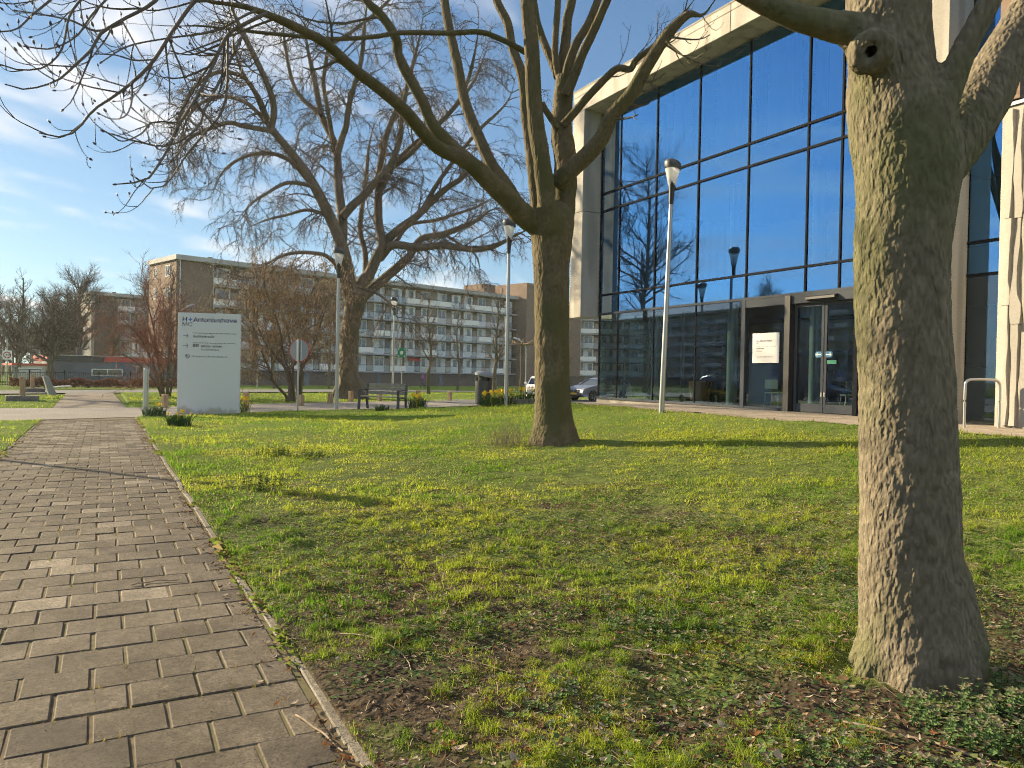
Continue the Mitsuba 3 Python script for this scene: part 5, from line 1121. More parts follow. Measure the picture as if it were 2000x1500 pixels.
def flats(label, ox, oy, ang, length, floors, depth, base, seed, bw, endwin=True, tower=None, lift=0., unit=6.7, fine=True):
    """A gallery block: local x along the front, y into the building, z up; every window, door, panel and railing its own piece."""
    g = np.random.default_rng(seed)
    t = thing('apartment_block', label, 'apartment building')
    z0 = float(rise(np.array(float(ox)), np.array(float(oy)))) - .05
    M_ = mat4(ox, oy, z0, ang)
    FH, Z1 = 2.95, 2.45
    H = Z1 + FH * floors
    P = lambda n, m, b, par=t, **k: put(n, m, b, par, m=M_, **k)
    P('wall', box(0, .35, 0, depth, 0, H), bw)
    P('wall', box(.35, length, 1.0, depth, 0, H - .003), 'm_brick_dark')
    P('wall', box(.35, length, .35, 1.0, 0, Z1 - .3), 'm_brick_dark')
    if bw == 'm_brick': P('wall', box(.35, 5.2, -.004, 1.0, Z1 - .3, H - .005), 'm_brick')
    P('fascia', cat(box(-.25, length + .1, -.5, depth + .2, H, H + .62), box(-.12, length, -.3, depth, H + .62, H + .68)), 'm_fascia')
    xs0 = 5.2
    n = int((length - xs0) // unit)
    U = (length - xs0) / n
    win = ply(box(0, 1.75, -.05, 0, .0, 1.45), 'm_glass_far'); fr = ply(cat(box(-.06, 1.81, -.09, -.02, -.07, 0), box(-.06, 1.81, -.09, -.02, 1.45, 1.52), box(-.06, 0, -.09, -.02, 0, 1.45), box(1.75, 1.81, -.09, -.02, 0, 1.45), box(.84, .9, -.09, -.02, 0, 1.45)), 'm_panel_white')
    small = ply(box(0, .9, -.05, 0, 0, 1.3), 'm_glass_far'); sfr = ply(cat(box(-.05, .95, -.09, -.02, -.06, 0), box(-.05, .95, -.09, -.02, 1.3, 1.36), box(-.05, 0, -.09, -.02, 0, 1.3), box(.9, .95, -.09, -.02, 0, 1.3)), 'm_panel_white')
    doors = [ply(box(0, .92, -.06, 0, 0, 2.1), b) for b in ('m_panel_brown', 'm_slate', 'm_panel_brown')]
    pans = [ply(box(0, 2.2, -.03, 0, 0, 2.55), b) for b in ('m_panel_white', 'm_panel_cream', 'm_panel_white')]
    cur = ply(box(0, .8, .01, .03, 0, 1.45), 'm_curtain')
    brown = ply(box(0, .62, -.02, .0, 0, 2.6), 'm_panel_brown')
    rail = ply(box(.04, U / 2 - .04, -.015, .015, .12, 1.0), 'm_rail_glass'); railw = ply(box(.04, U / 2 - .04, -.015, .015, .12, 1.0), 'm_panel_white')
    top = ply(box(0, U, -.03, .03, 1.04, 1.1), 'm_darkgrey'); post = ply(box(-.035, .035, -.035, .035, -.25, FH - .03), 'm_alu')
    slab = ply(box(xs0 - .05, length, -.12, .98, -.22, 0), 'm_slab')
    at = lambda x, y, z: M_ @ mat4(x, y, z)
    for f in range(floors):
        z = Z1 + f * FH
        put('gallery_slab', slab, parent=t, m=at(0, 0, z))
        for u in range(n):
            x = xs0 + u * U; flip = u % 2
            X = (lambda a, w: x + (U - a - w if flip else a))
            put('party_wall', brown, parent=t, m=at(X(.0, .62), 1.0 - .03, z))
            put('panel', pans[g.integers(3)], parent=t, m=at(X(.75, 2.2), 1.0 - .02, z))
            w = put('window', fr, parent=t, m=at(X(.95, 1.75), 1.0 - .06, z + .95))
            put('pane', win, parent=w, m=at(X(.95, 1.75), 1.0 - .05, z + .95))
            if g.random() < .55: put('curtain', cur, parent=w, m=at(X(.95, 1.75) + .93 * (g.random() < .5), 1.0 - .15, z + .95))
            put('door', doors[g.integers(3)], parent=t, m=at(X(3.1, .92), 1.0 - .03, z + .03))
            put('panel', pans[(g.integers(3) + 1) % 3], parent=t, m=at(X(4.25, 2.2), 1.0 - .02, z))
            w = put('window', sfr, parent=t, m=at(X(4.75, .9), 1.0 - .06, z + 1.05))
            put('pane', small, parent=w, m=at(X(4.75, .9), 1.0 - .05, z + 1.05))
            for s in (0, 1): put('railing_panel', railw if g.random() < .22 else rail, parent=t, m=at(x + s * U / 2, -.06, z))
            put('handrail', top, parent=t, m=at(x, -.06, z))
            put('railing_post', post, parent=t, m=at(x, -.06, z))
            if g.random() < .3:
                s_ = g.uniform(.3, .9); put('balcony_item', CLUT[g.integers(len(CLUT))], parent=t, m=at(x + g.uniform(.5, U - 1.2), .12, z + .01) @ np.diag([s_ * 1.3, .5, s_, 1]))
            if f == 0 and u in (3, 5): put('awning', hull([[0, .0, 2.5], [2.4, .0, 2.5], [0, -1., 2.1], [2.4, -1., 2.1], [0, -1., 1.95], [2.4, -1., 1.95]]), 'm_red', t, m=at(x + .8, .9, z))
            if f == 0 and u % 2 == 0: put('storage_door', doors[1], parent=t, m=at(x + 1., .33, 0))
    if endwin:
        for f in range(floors):
            z = Z1 + f * FH
            for y, w in ((2.1, 1.5), (6.9, .8)):
                k = put('window', cat(box(-.05, .02, y - .06, y + w + .06, z + .83, z + .9), box(-.05, .02, y - .06, y + w + .06, z + 2.3, z + 2.37), box(-.05, .02, y - .06, y, z + .9, z + 2.3), box(-.05, .02, y + w, y + w + .06, z + .9, z + 2.3), box(-.05, .02, y + w / 2 - .03, y + w / 2 + .03, z + .9, z + 2.3)), 'm_panel_white', t, m=M_)
                put('pane', box(-.02, .01, y, y + w, z + .9, z + 2.3), 'm_glass_far', k, m=M_)
    P('drainpipe', box(.42, .54, -.13, -.02, 0, H), 'm_alu')
    if tower:
        a, w, d, h = tower
        P('stair_tower', box(length + .01, length + w, -d, depth, 0, H + h), 'm_brick')
        P('stair_tower', box(length - 7.5, length - 4.4, 1.8, depth - 2, H + .68, H + h - .6), 'm_brick')
    for i in range(5):
        x = length * (.07 + .2 * i) + g.uniform(0, 2)
        P('roof_vent', box(x, x + .6, 3, 3.6, H + .68, H + 1.1 + g.uniform(0, .4)), 'm_brick_dark')
    return t


FA = math.atan2(.303, .953)
flats('long six storey gallery flat with a brown end wall behind the plane tree', 8.73, 114.3, FA, 67.0, 5, 9.6, 0, 1, 'm_brick', tower=(0, 6.6, 2.6, 3.2))
flats('second apartment block with a pale end wall, far behind the low grey building', -2.2, 181.5, FA, 46., 5, 9.6, 0, 2, 'm_concrete', tower=(0, 9, .0, 3.))
flats('gallery flat seen in the gap between the middle trunk and the glass building', 84.5, 139., -.42, 60., 5, 10, 0, 3, 'm_brick', endwin=False)
flats('apartment block left of the frame, mirrored in the lower glass', -112., 100., math.pi / 2 + .05, 140., 6, 12, 0, 4, 'm_brick_dark', endwin=False)

# ------------------------------------------------------------------ low grey building with red trim
lb = thing('low_building', 'low slate grey building with a red roof trim behind the hedge', 'building')
M_ = mat4(-5.67, 110.7, -.82, .295) @ np.diag([1.1, 1, .9, 1.])
P = lambda n, m, b, par=lb, **k: put(n, m, b, par, m=M_, **k)
P('wall', box(0, 14.5, 0, 8, 0, 3.75), 'm_slate')
P('roof_trim', box(-.06, 2.6, -.06, .1, 3.3, 4.05), 'm_slate'); P('roof_trim', box(5.6, 14.6, -.08, .1, 3.3, 4.05), 'm_red_trim')
P('sign_band', box(.4, 5.6, -.1, .1, 3.25, 4.05), 'm_darkgrey')
put('lettering', on_plane(text('Centrum', .42), M_[:3, :3] @ np.array([.9, -.102, 3.5]) + M_[:3, 3], M_[:3, 0], (0, 0, 1)), 'm_rail', lb) if 0 else None
P('roof_trim', box(-.07, .1, .1, 8, 3.3, 4.06), 'm_red_trim'); P('roof_edge', box(-.1, 14.65, -.12, 8.1, 4.063, 4.14), 'm_alu')
P('canopy', box(-3.6, -.08, .8, 5.5, 2.55, 2.85), 'm_red_trim'); P('bay', box(-2.6, -.08, 1.2, 5.2, 0, 2.55), 'm_alu')
for y in (1.3, 2.6, 3.9): P('bay_window', box(-2.65, -2.58, y, y + 1.1, .7, 2.4), 'm_glass_far')
w = P('window', box(4.2, 7.6, -.05, .02, 1.25, 2.25), 'm_panel_white'); P('pane', box(4.32, 5.85, -.07, -.04, 1.35, 2.15), 'm_glass_far', w); P('pane', box(5.95, 7.48, -.07, -.04, 1.35, 2.15), 'm_glass_far', w)
d = P('door', box(9.2, 10.6, -.06, .02, 0, 2.6), 'm_brick_dark'); P('frame', cat(box(9.1, 9.2, -.09, .02, 0, 2.7), box(10.6, 10.7, -.09, .02, 0, 2.7), box(9.2, 10.6, -.09, .02, 2.6, 2.7)), 'm_alu', d)
for z in (2.7, 3.1): P('wall_lamp', box(11.2, 11.45, -.12, 0, z - .25, z), 'm_white')
P('chimney', cyl([9.6, 3, 3.8], [9.6, 3, 6.6], .32, 14), 'm_steel'); P('chimney_cap', cyl([9.6, 3, 6.55], [9.6, 3, 7.15], .42, 14), 'm_steel')
P('roof_unit', box(9.2, 11.2, 2, 3.6, 4.14, 4.95), 'm_alu'); P('roof_unit', box(11.4, 12.2, 2, 3.4, 4.14, 4.9), 'm_alu'); P('chimney', box(3.4, 4., 3, 3.6, 4.14, 5.3), 'm_brick_dark')
# grey shed far left
single('far_shed', 'pale low building at the very left edge behind the fence', 'building', cat(box(-26, -13, 128, 134, -.9, 2.6), box(-26.1, -12.9, 127.9, 134.1, 2.602, 2.75), box(-24, -22, 127.93, 127.99, 1., 2.), box(-19, -15, 127.93, 127.99, .6, 2.)), 'm_alu')
# ------------------------------------------------------------------ white direction sign
ts = thing('direction_sign', 'tall white direction sign panel standing beside the path', 'sign')
A_, B_ = np.array([2.24, 28.39]), np.array([4.18, 27.83])
dv = B_ - A_; W_ = float(np.hypot(*dv)); ang = math.atan2(dv[1], dv[0]); HS = 3.45
M_ = mat4(A_[0], A_[1], .02, ang)
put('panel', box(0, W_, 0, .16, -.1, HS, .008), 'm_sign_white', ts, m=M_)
S = W_ / 120.                                             # the lettering's scale: metres per unit of width


def lay(s, u, v, h, bold, b):
    put('lettering', on_plane(text(s, h * S, bold), M_[:3, :3] @ np.array([u * S, -.003, HS - v * S]) + M_[:3, 3], M_[:3, 0], (0, 0, 1)), b, ts)


def fit(s, u0, u1, v, bold, b, cap):
    m = text(s, 1., bold); w = m.bounds[1, 0] - m.bounds[0, 0]
    m.apply_translation((-m.bounds[0, 0], 0, 0)); m.apply_scale((1, 1, 1)); m.vertices *= np.array([(u1 - u0) * S / w, cap * S, 1.])
    put('lettering', on_plane(m, M_[:3, :3] @ np.array([u0 * S, -.003, HS - v * S]) + M_[:3, 3], M_[:3, 0], (0, 0, 1)), b, ts)


fit('H', 8.8, 17.2, 17.5, True, 'm_navy', 8.7); put('lettering', cat(box(20. * S, 27.4 * S, -.0065, -.003, HS - 14.4 * S, HS - 12.6 * S), box(22.8 * S, 24.6 * S, -.006, -.001, HS - 17.2 * S, HS - 9.8 * S)), 'm_blue', ts, m=M_); fit('Antoniushove', 29., 113., 17.6, True, 'm_navy', 8.4); fit('MC', 8.5, 27.5, 27.2, False, 'm_ink', 8.)
fit('Radiotherapie', 29.5, 69.5, 49.5, True, 'm_ink', 4.3); fit('Mindervaliden', 44.5, 85., 69., True, 'm_ink', 4.3); fit('Radiotherapie', 44.5, 79., 75.6, False, 'm_ink', 3.8); fit('Dit is een rookvrij ziekenhuis', 27.5, 95.5, 89.4, False, 'm_ink', 3.2)
for v in (40.6, 60.6): put('line', box(28.5 * S, 112 * S, -.006, -.001, HS - (v + .45) * S, HS - (v - .45) * S), 'm_ink', ts, m=M_)
for v in (46.8, 66.8):
    put('arrow', cat(box(10 * S, 19.5 * S, -.006, -.001, HS - (v + .55) * S, HS - (v - .55) * S), *[hull([[20.3 * S, y, HS - v * S + q * .55 * S] for y in (-.006, -.001) for q in (-1, 1)] + [[(15.9 + d_) * S, y, HS - (v + s_ * 4.2) * S] for y in (-.006, -.001) for d_ in (0, 1.2)]) for s_ in (-1, 1)]), 'm_navy', ts, m=M_)
for u in (28.8, 35.0):
    put('symbol', box(u * S, (u + 5.2) * S, -.005, -.001, HS - 68.6 * S, HS - 63.2 * S), 'm_ink', ts, m=M_)
lay('P', 30., 67.6, 3.4, True, 'm_sign_white'); lay('&', 35.8, 67.6, 3.4, True, 'm_sign_white') if 0 else None
put('symbol', cat(box(36.6 * S, 37.5 * S, -.0065, -.004, HS - 66.4 * S, HS - 64. * S), box(36.6 * S, 38.9 * S, -.0065, -.004, HS - 67. * S, HS - 66.2 * S), box(38.2 * S, 39.1 * S, -.0065, -.004, HS - 68. * S, HS - 66.4 * S)), 'm_sign_white', ts, m=M_)
ring = on_plane(trimesh.creation.annulus(3.6 * S, 4.5 * S, .003, sections=28), (19 * S, -.002, HS - 88 * S), (1, 0, 0), (0, 0, 1))
bar = hull([[(19 + q * 2.9 + e * .5) * S, y, HS - (88 + q * 2.6 - e * .5) * S] for q in (-1, 1) for e in (-1, 1) for y in (-.006, -.001)])
put('symbol', cat(ring, bar, box(16.4 * S, 20.6 * S, -.005, -.001, HS - 89. * S, HS - 88.1 * S)), 'm_navy', ts, m=M_)

# ------------------------------------------------------------------ street lamps
def lamp(x, y, label, group='slim street lamps with white cones', h=6.25, turn=.6, tilt=(0, 0), thick=1.):
    t = thing('street_lamp', label, 'street lamp', group)
    M_ = mat4(x, y, float(rise(np.array(float(x)), np.array(float(y)))) - .02, turn, 1., tilt)
    put('pole', tube(np.array([[0, 0, 0], [0, 0, 2.], [0, 0, h - 1.05]]), [.072 * thick, .062 * thick, .05], 16), 'm_pole', t, 40, m=M_)
    prof = [(.055, h - 1.08), (.062, h - 1.0), (.07, h - .75), (.095, h - .62), (.11, h - .55)]
    m = lathe(prof, 20); v = m.vertices
    v[:, 2] += np.where(v[:, 2] > h - .8, (v[:, 0] / .1) * .13 * np.clip((v[:, 2] - h + .8) / .25, 0, 1), 0)
    put('holder', m, 'm_black', t, 40, m=M_)
    put('cone', lathe([(.02, h - .95), (.06, h - .72), (.115, h - .5), (.185, h - .2)], 24), 'm_lampcone', t, 40, m=M_)
    cap = lathe([(.14, h - .20), (.195, h - .2), (.215, h - .12), (.205, h - .05), (.16, h + .0), (.08, h + .03), (.001, h + .035)], 24); cap.vertices[:, 2] += cap.vertices[:, 0] * .22
    put('cap', cap, 'm_darkgrey', t, 40, m=M_)
    put('diffuser', lathe([(.001, h - .215), (.14, h - .205)], 24), 'm_panel_cream', t, m=M_)


lamp(12.35, 15.18, 'slim street lamp in front of the glass facade, tallest in view', None, 6.28, 2.6, (-.022, .012))
lamp(11.43, 21.82, 'slim street lamp beside the litter bin', None, 5.96, 2.6)
lamp(7.55, 27.75, 'slim street lamp behind the bench, before the plane trunk', None, 5.9, 2.9)
lamp(15.58, 44.6, 'farther street lamp right of the plane trunk', None, 6.1, 2.9)
lamp(56., 76., 'distant street lamp pole between the middle trunk and the glass corner', None, 6.2, 2.9)
lamp(-6.9, 23.2, 'street lamp left of the frame whose shadow crosses the path', None, 6.25, 2.9, (0, 0), 1.5)
for (x, y, h, r, lab) in [(7.6, 94., 8.9, 0., 'curved arm street light before the brown end wall'), (40.3, 72.5, 5.6, math.pi, 'curved arm street light beside the middle trunk')]:
    t = thing('arm_light', lab, 'street lamp'); M_ = mat4(x, y, -.6, r)
    put('pole', tube(spline([[0, 0, 0, .07], [0, 0, h - .8, .05], [.15, 0, h - .3, .045], [.9, 0, h + .25, .04]], 14)[:, :3], .06, 8), 'm_pole', t, 40, m=M_)
    put('head', hull([[.8, -.12, h + .2], [.8, .12, h + .2], [1.6, -.1, h + .42], [1.6, .1, h + .42], [.8, -.1, h + .36], [.8, .1, h + .36], [1.5, 0, h + .52]]), 'm_alu', t, m=M_)

# ------------------------------------------------------------------ bench, bin, posts
bn = thing('park_bench', 'dark framed slatted bench standing on the lawn edge', 'bench')
bx, by = 8.62, 25.75
M_ = mat4(bx, by, float(rise(np.array(bx), np.array(by))) + .0, math.atan2(-.777, .606))     # local -y faces the path
for z, y in ((.52, .235), (.655, .262), (.79, .29)): put('back_slat', box(-.86, .86, y, y + .03, z, z + .115, .006), 'm_bench_wood', bn, m=M_)
for y in (-.24, -.12, .0, .12): put('seat_slat', box(-.88, .88, y, y + .1, .43, .462, .006), 'm_bench_wood', bn, m=M_)
for sx in (-1, 1):
    x = sx * .8
    put('leg', hull([[x + a, y, z] for a in (-.035, .035) for y, z in ((-.30, 0), (-.23, 0), (-.27, .43), (-.19, .43))]), 'm_darkgrey', bn, m=M_)
    put('leg', hull([[x + a, y, z] for a in (-.035, .035) for y, z in ((.25, 0), (.32, 0), (.19, .43), (.25, .43))]), 'm_darkgrey', bn, m=M_)
    put('back_post', hull([[x + a, y, z] for a in (-.03, .03) for y, z in ((.19, .40), (.25, .40), (.262, .9), (.30, .9))] ), 'm_darkgrey', bn, m=M_)
    put('armrest', cat(hull([[x + a, y, z] for a in (-.035, .035) for y, z in ((-.28, .64), (-.28, .685), (.22, .66), (.22, .70))]), hull([[x + a, y, z] for a in (-.033, .033) for y, z in ((-.27, .43), (-.21, .43), (-.275, .642), (-.215, .642))])), 'm_darkgrey', bn, m=M_)
    put('rail', box(x - .03, x + .03, -.26, .22, .385, .428), 'm_darkgrey', bn, m=M_)
lb_ = thing('litter_bin', 'dark grey cylindrical litter bin with a slanted lid', 'bin')
M_ = mat4(11.28, 23.15, float(rise(np.array(11.28), np.array(23.15))) - .03, 2.8)
put('body', lathe([(.0, .0), (.24, .0), (.24, .05), (.285, .09), (.295, .82), (.27, .83)], 28), 'm_darkgrey', lb_, 40, m=M_)
put('collar', cat(*[hull([[.292 * math.cos(a), .292 * math.sin(a), z] for a in (b, b + .2) for z in (.82, .98)] + [[.26 * math.cos(a), .26 * math.sin(a), z] for a in (b, b + .2) for z in (.82, .98)]) for b in np.arange(0, 6.28, math.pi / 3)]), 'm_black', lb_, m=M_)
put('liner', lathe([(.24, .5), (.24, .98)], 20), 'm_black', lb_, m=M_)
lid = lathe([(.30, .96), (.312, .97), (.312, 1.04), (.24, 1.10), (.12, 1.14), (.001, 1.15)], 28); lid.vertices[:, 2] += lid.vertices[:, 0] * .18
put('lid', lid, 'm_signback', lb_, 40, m=M_)
posts = [(2.16, 32.84, .55, 'wooden post left of the white sign, behind the steel bollard'), (5.05, 31.99, .62, 'wooden post just right of the white sign'), (7.75, 34.28, .5, 'wooden post behind the round road sign'), (9.71, 36.82, .5, 'wooden post left of the street lamp behind the bench'),
         (11.24, 38.62, .5, 'wooden post in front of the plane trunk'), (15.44, 39.94, .52, 'wooden post right of the bench on the far grass edge'), (17.33, 39.96, .55, 'rightmost wooden post on the far grass edge'), (13.1, 39.6, .5, 'wooden post seen through the bench')]
for x, y, h, lab in posts:
    single('wooden_post', lab, 'post', box(-.1, .1, -.1, .1, -.1, h + .04, .012), 'm_post_wood', m=mat4(x, y, at_ground(x, y), .5), group='square wooden posts along the far grass edge')
bl = thing('bollard_light', 'slim brushed steel bollard light left of the white sign', 'bollard')
M_ = mat4(1.28, 28.37, .0, .3)
put('shaft', lathe([(.085, -.1), (.085, 1.52), (.07, 1.54), (0, 1.54)], 16), 'm_alu', bl, 40, m=M_); put('base', lathe([(.11, -.05), (.11, .02), (.086, .03)], 16), 'm_steel', bl, 40, m=M_)

# ------------------------------------------------------------------ signs
rs = thing('road_sign', 'round road sign seen from behind on a grey pole', 'road sign')
M_ = mat4(6.15, 27.75, float(rise(np.array(6.15), np.array(27.75))) - .02, -.85)
put('pole', cyl([0, 0, 0], [0, 0, 2.6], .035, 12), 'm_pole', rs, 40, m=M_)
disc = lambda r, y0, y1, z, n=28: cat(on_plane(trimesh.creation.cylinder(r, y1 - y0, sections=n), (0, (y0 + y1) / 2, z), (1, 0, 0), (0, 0, 1)))
put('disc', disc(.40, .045, .055, 2.2), 'm_signback', rs, m=M_); put('rim', on_plane(trimesh.creation.annulus(.385, .42, .03, sections=28), (0, .06, 2.2), (1, 0, 0), (0, 0, 1)), 'm_red', rs, m=M_)
for x in (-.09, .09): put('bracket', box(x - .025, x + .025, .035, .044, 1.82, 2.58), 'm_alu', rs, m=M_)
gs = thing('assembly_sign', 'square green assembly point sign on a thin pole', 'sign')
M_ = mat4(19.9, 55.1, -.05, -.45)
put('pole', tube(np.array([[.05, .05, 0], [.02, .05, 1.5], [0, .05, 3.4]]), .035, 8), 'm_pole', gs, m=M_); put('board', box(-.31, .31, -.0, .03, 2.72, 3.46), 'm_green_sign', gs, m=M_)
put('symbol', cat(disc(.12, -.01, -.002, 3.1, 14), box(-.1, .1, -.008, -.003, 2.95, 3.08), *[hull([[sx * a, y, 3.09 + sz * b] for y in (-.009, -.003) for a, b in ((.25, .31), (.13, .31), (.25, .19))]) for sx in (-1, 1) for sz in (-1, 1)]), 'm_white', gs, m=M_)
bs = thing('parking_sign', 'small blue sign on a grey pole at the far grass', 'sign')
M_ = mat4(11.4, 66.5, -.15, -.2)
put('pole', cyl([0, 0, 0], [0, 0, 2.5], .05, 8), 'm_pole', bs, m=M_); put('board', box(-.13, .13, -.04, -.02, 2.0, 2.55), 'm_rail', bs, m=M_); put('mark', box(-.11, .11, -.06, -.041, 2.3, 2.53), 'm_blue', bs, m=M_)
s3 = thing('speed_sign', 'white square 30 zone sign on a pole at the left edge', 'road sign')
M_ = mat4(-8.3, 90.2, -.5, -.1)
put('pole', cyl([0, 0, 0], [0, 0, 4.6], .06, 8), 'm_pole', s3, m=M_); put('board', box(-.4, .4, -.09, -.06, 2.55, 3.45), 'm_white', s3, m=M_)
put('ring', on_plane(trimesh.creation.annulus(.24, .33, .02, sections=24), (0, -.1, 3.0), (1, 0, 0), (0, 0, 1)), 'm_red', s3, m=M_); put('lettering', on_plane(text('30', .2, True), (-.15, -.105, 2.9), (1, 0, 0), (0, 0, 1)), 'm_ink', s3, m=M_)
for x, y, lab in [(-14.6, 44., 'blue parking sign left of the frame, mirrored left in the glass'), (-16.5, 39.5, 'blue parking sign left of the frame, mirrored right in the glass')]:
    t = thing('parking_sign', lab, 'sign'); M_ = mat4(x, y, 0, math.pi / 2)
    put('pole', cyl([0, .04, 0], [0, .04, 2.3], .04, 8), 'm_pole', t, m=M_)
    put('board', box(-.3, .3, -.01, .01, 1.5, 2.4), 'm_white', t, m=M_); put('field', box(-.27, .27, -.02, -.011, 1.83, 2.37), 'm_blue', t, m=M_); put('lettering', on_plane(text('P', .36, True), (-.12, -.022, 1.92), (1, 0, 0), (0, 0, 1)), 'm_white', t, m=M_)

# ------------------------------------------------------------------ hoop, tubs, seat, cabinet, fence, hedge
hp = spline([[0, 0, -.1], [0, 0, .78], [.03, 0, .88], [.12, 0, .93], [.55, 0, .93], [.64, 0, .88], [.67, 0, .78], [.67, 0, -.1]], 60)
single('cycle_hoop', 'bent steel cycle hoop on the paving before the relief wall', 'bicycle stand', tube(hp, .027, 10), 'm_steel', 40, m=mat4(14.72, 8.98, .73, -.49))
for x, y, lab in [(-3.1, 39.9, 'timber post in a low concrete tub on the left grass'), (-3.6, 52.6, 'timber post in a low dark tub farther up the path')]:
    t = thing('tree_stake_tub', lab, 'planter'); M_ = mat4(x, y, .0, .1)
    put('tub', box(-.62, .62, -.5, .5, -.05, .24, .03), 'm_tub', t, m=M_); put('post', box(-.11, .11, -.11, .11, .24, 1.05, .02), 'm_post_wood', t, m=M_)
t = thing('path_seat', 'small grey seat with a thin white top at the path side on the left', 'seat'); M_ = mat4(-2.25, 47.5, .0, .2)
put('side', hull([[-.28, -.2, 0], [.1, -.2, 0], [-.28, .2, 0], [.1, .2, 0], [-.55, -.18, 1.0], [-.3, -.18, 1.02], [-.55, .18, 1.0], [-.3, .18, 1.02]]), 'm_signback', t, m=M_); put('top', hull([[-.1, -.25, .42], [.75, -.25, .47], [-.1, .25, .42], [.75, .25, .47], [-.1, -.25, .47], [.75, -.25, .51], [-.1, .25, .47], [.75, .25, .51]]), 'm_white', t, m=M_)
t = thing('utility_cabinet', 'grey metal utility cabinet by the fence', 'cabinet'); M_ = mat4(-5.2, 73.4, -.25, .1)
put('body', box(-.75, .75, -.3, .3, 0, 1.5, .02), 'm_signback', t, m=M_); put('roof', box(-.8, .8, -.35, .35, 1.503, 1.58), 'm_white', t, m=M_)
for x in (-.7, .02): put('door', box(x, x + .68, -.325, -.302, .1, 1.42), 'm_alu', t, m=M_)
fe = thing('metal_fence', 'black metal bar fence running behind the hedge', 'fence')
Fp = [(-26, 74), (-12, 71.5), (-5, 70), (2, 69), (9, 68.6)]
bar = ply(cyl([0, 0, .1], [0, 0, 1.15], .014, 4), 'm_black'); fpost = ply(box(-.04, .04, -.04, .04, 0, 1.3), 'm_black')
bars = []; seen = 0
for (a, b) in zip(Fp[:-1], Fp[1:]):
    a, b = np.array(a, float), np.array(b, float); L = np.hypot(*(b - a)); an = math.atan2(*(b - a)[::-1])
    za = float(rise(*a)); m = mat4(a[0], a[1], za, an)
    put('rail', cat(box(0, L, -.02, .02, .12, .16), box(0, L, -.02, .02, 1.08, 1.12)), 'm_black', fe, m=m)
    for s in np.arange(0, L, 2.4): put('post', fpost, parent=fe, m=m @ mat4(s, 0, 0))
    for s in np.arange(.12, L, .15):
        q = m @ mat4(s, 0, 0)
        if (q[0, 3] > -9) and seen < 150: put('bar', bar, parent=fe, m=q); seen += 1
        else:
            c_ = cyl([0, 0, .1], [0, 0, 1.15], .014, 4); c_.apply_transform(q); bars.append(c_)
put('far_bars', cat(*bars), 'm_black', fe, kind='stuff')
g = np.random.default_rng(77); n = 15000
t_ = g.random(n); hx = -5.6 + t_ * 10.4; hy = 62. - .1 * hx + g.normal(0, .3, n); hz = rise(hx, hy) + .02 + .62 * np.sqrt(g.random(n)) * (1 + .15 * np.sin(hx * 3))
d = g.normal(size=(n, 3)); d /= np.linalg.norm(d, axis=1, keepdims=True); e = np.cross(d, g.normal(size=(n, 3))); e /= np.linalg.norm(e, axis=1, keepdims=True)
Bq = np.stack([hx, hy, hz], -1); s_ = g.uniform(.03, .07, n)[:, None]
v = np.stack([Bq - d * s_, Bq + e * s_ * .7, Bq + d * s_, Bq - e * s_ * .7], 1).reshape(-1, 3)
f = ((np.arange(n) * 4)[:, None, None] + np.array([[0, 1, 2], [0, 2, 3]])).reshape(-1, 3)
single('hedge', 'low clipped brown leaved hedge across the end of the path', 'hedge', cat(trimesh.Trimesh(v, f, process=False)), 'm_hedge')

# ------------------------------------------------------------------ daffodils
def daffodils(x, y, rad, n, nf, h, seed, lab):
    g = np.random.default_rng(seed); t = thing('daffodil_clump', lab, 'flowers')
    P, R, Fl = [], [], []
    for i in range(n):
        a, rr = g.uniform(0, 6.28), rad * math.sqrt(g.random()); px, py = x + rr * math.cos(a), y + rr * math.sin(a); z = float(rise(np.array(px), np.array(py)))
        H = h * g.uniform(.5, 1.05); b = g.uniform(0, 6.28); k = g.uniform(.1, .85) * H
        P.append([[px, py, z], [px + k * .25 * math.cos(b), py + k * .25 * math.sin(b), z + H * .55], [px + k * math.cos(b), py + k * math.sin(b), z + H]]); R.append([.009, .011, .002])
    put('leaves', tubes(np.array(P), np.array(R), 3), 'm_daff_leaf', t)
    for i in range(nf):
        a, rr = g.uniform(0, 6.28), rad * math.sqrt(g.random()); px, py = x + rr * math.cos(a), y + rr * math.sin(a); z = float(rise(np.array(px), np.array(py)))
        H = h * g.uniform(.95, 1.2); o = np.array([px, py, z + H]); b = g.uniform(-3, 0)
        n_ = np.array([math.cos(b), math.sin(b), -.15]); n_ /= np.linalg.norm(n_); s = np.cross(n_, [0, 0, 1]); s /= np.linalg.norm(s); w = np.cross(s, n_)
        ms = []
        for j in range(6):
            c, q = math.cos(j * 1.047), math.sin(j * 1.047); dd = c * s + q * w; ee = -q * s + c * w
            ms.append(trimesh.Trimesh([o, o + dd * .03 + ee * .016, o + dd * .058 + n_ * .006, o + dd * .03 - ee * .016], [[0, 1, 2], [0, 2, 3]], process=False))
        ms.append(tube(np.array([o, o + n_ * .02, o + n_ * .042]), [.010, .014, .021], 7, False)); ms.append(tube(np.array([[px, py, z], [px, py, z + H * .6], o]), .004, 3, False))
        Fl += ms
    put('flowers', cat(*Fl), 'm_yellow', t, kind='stuff')


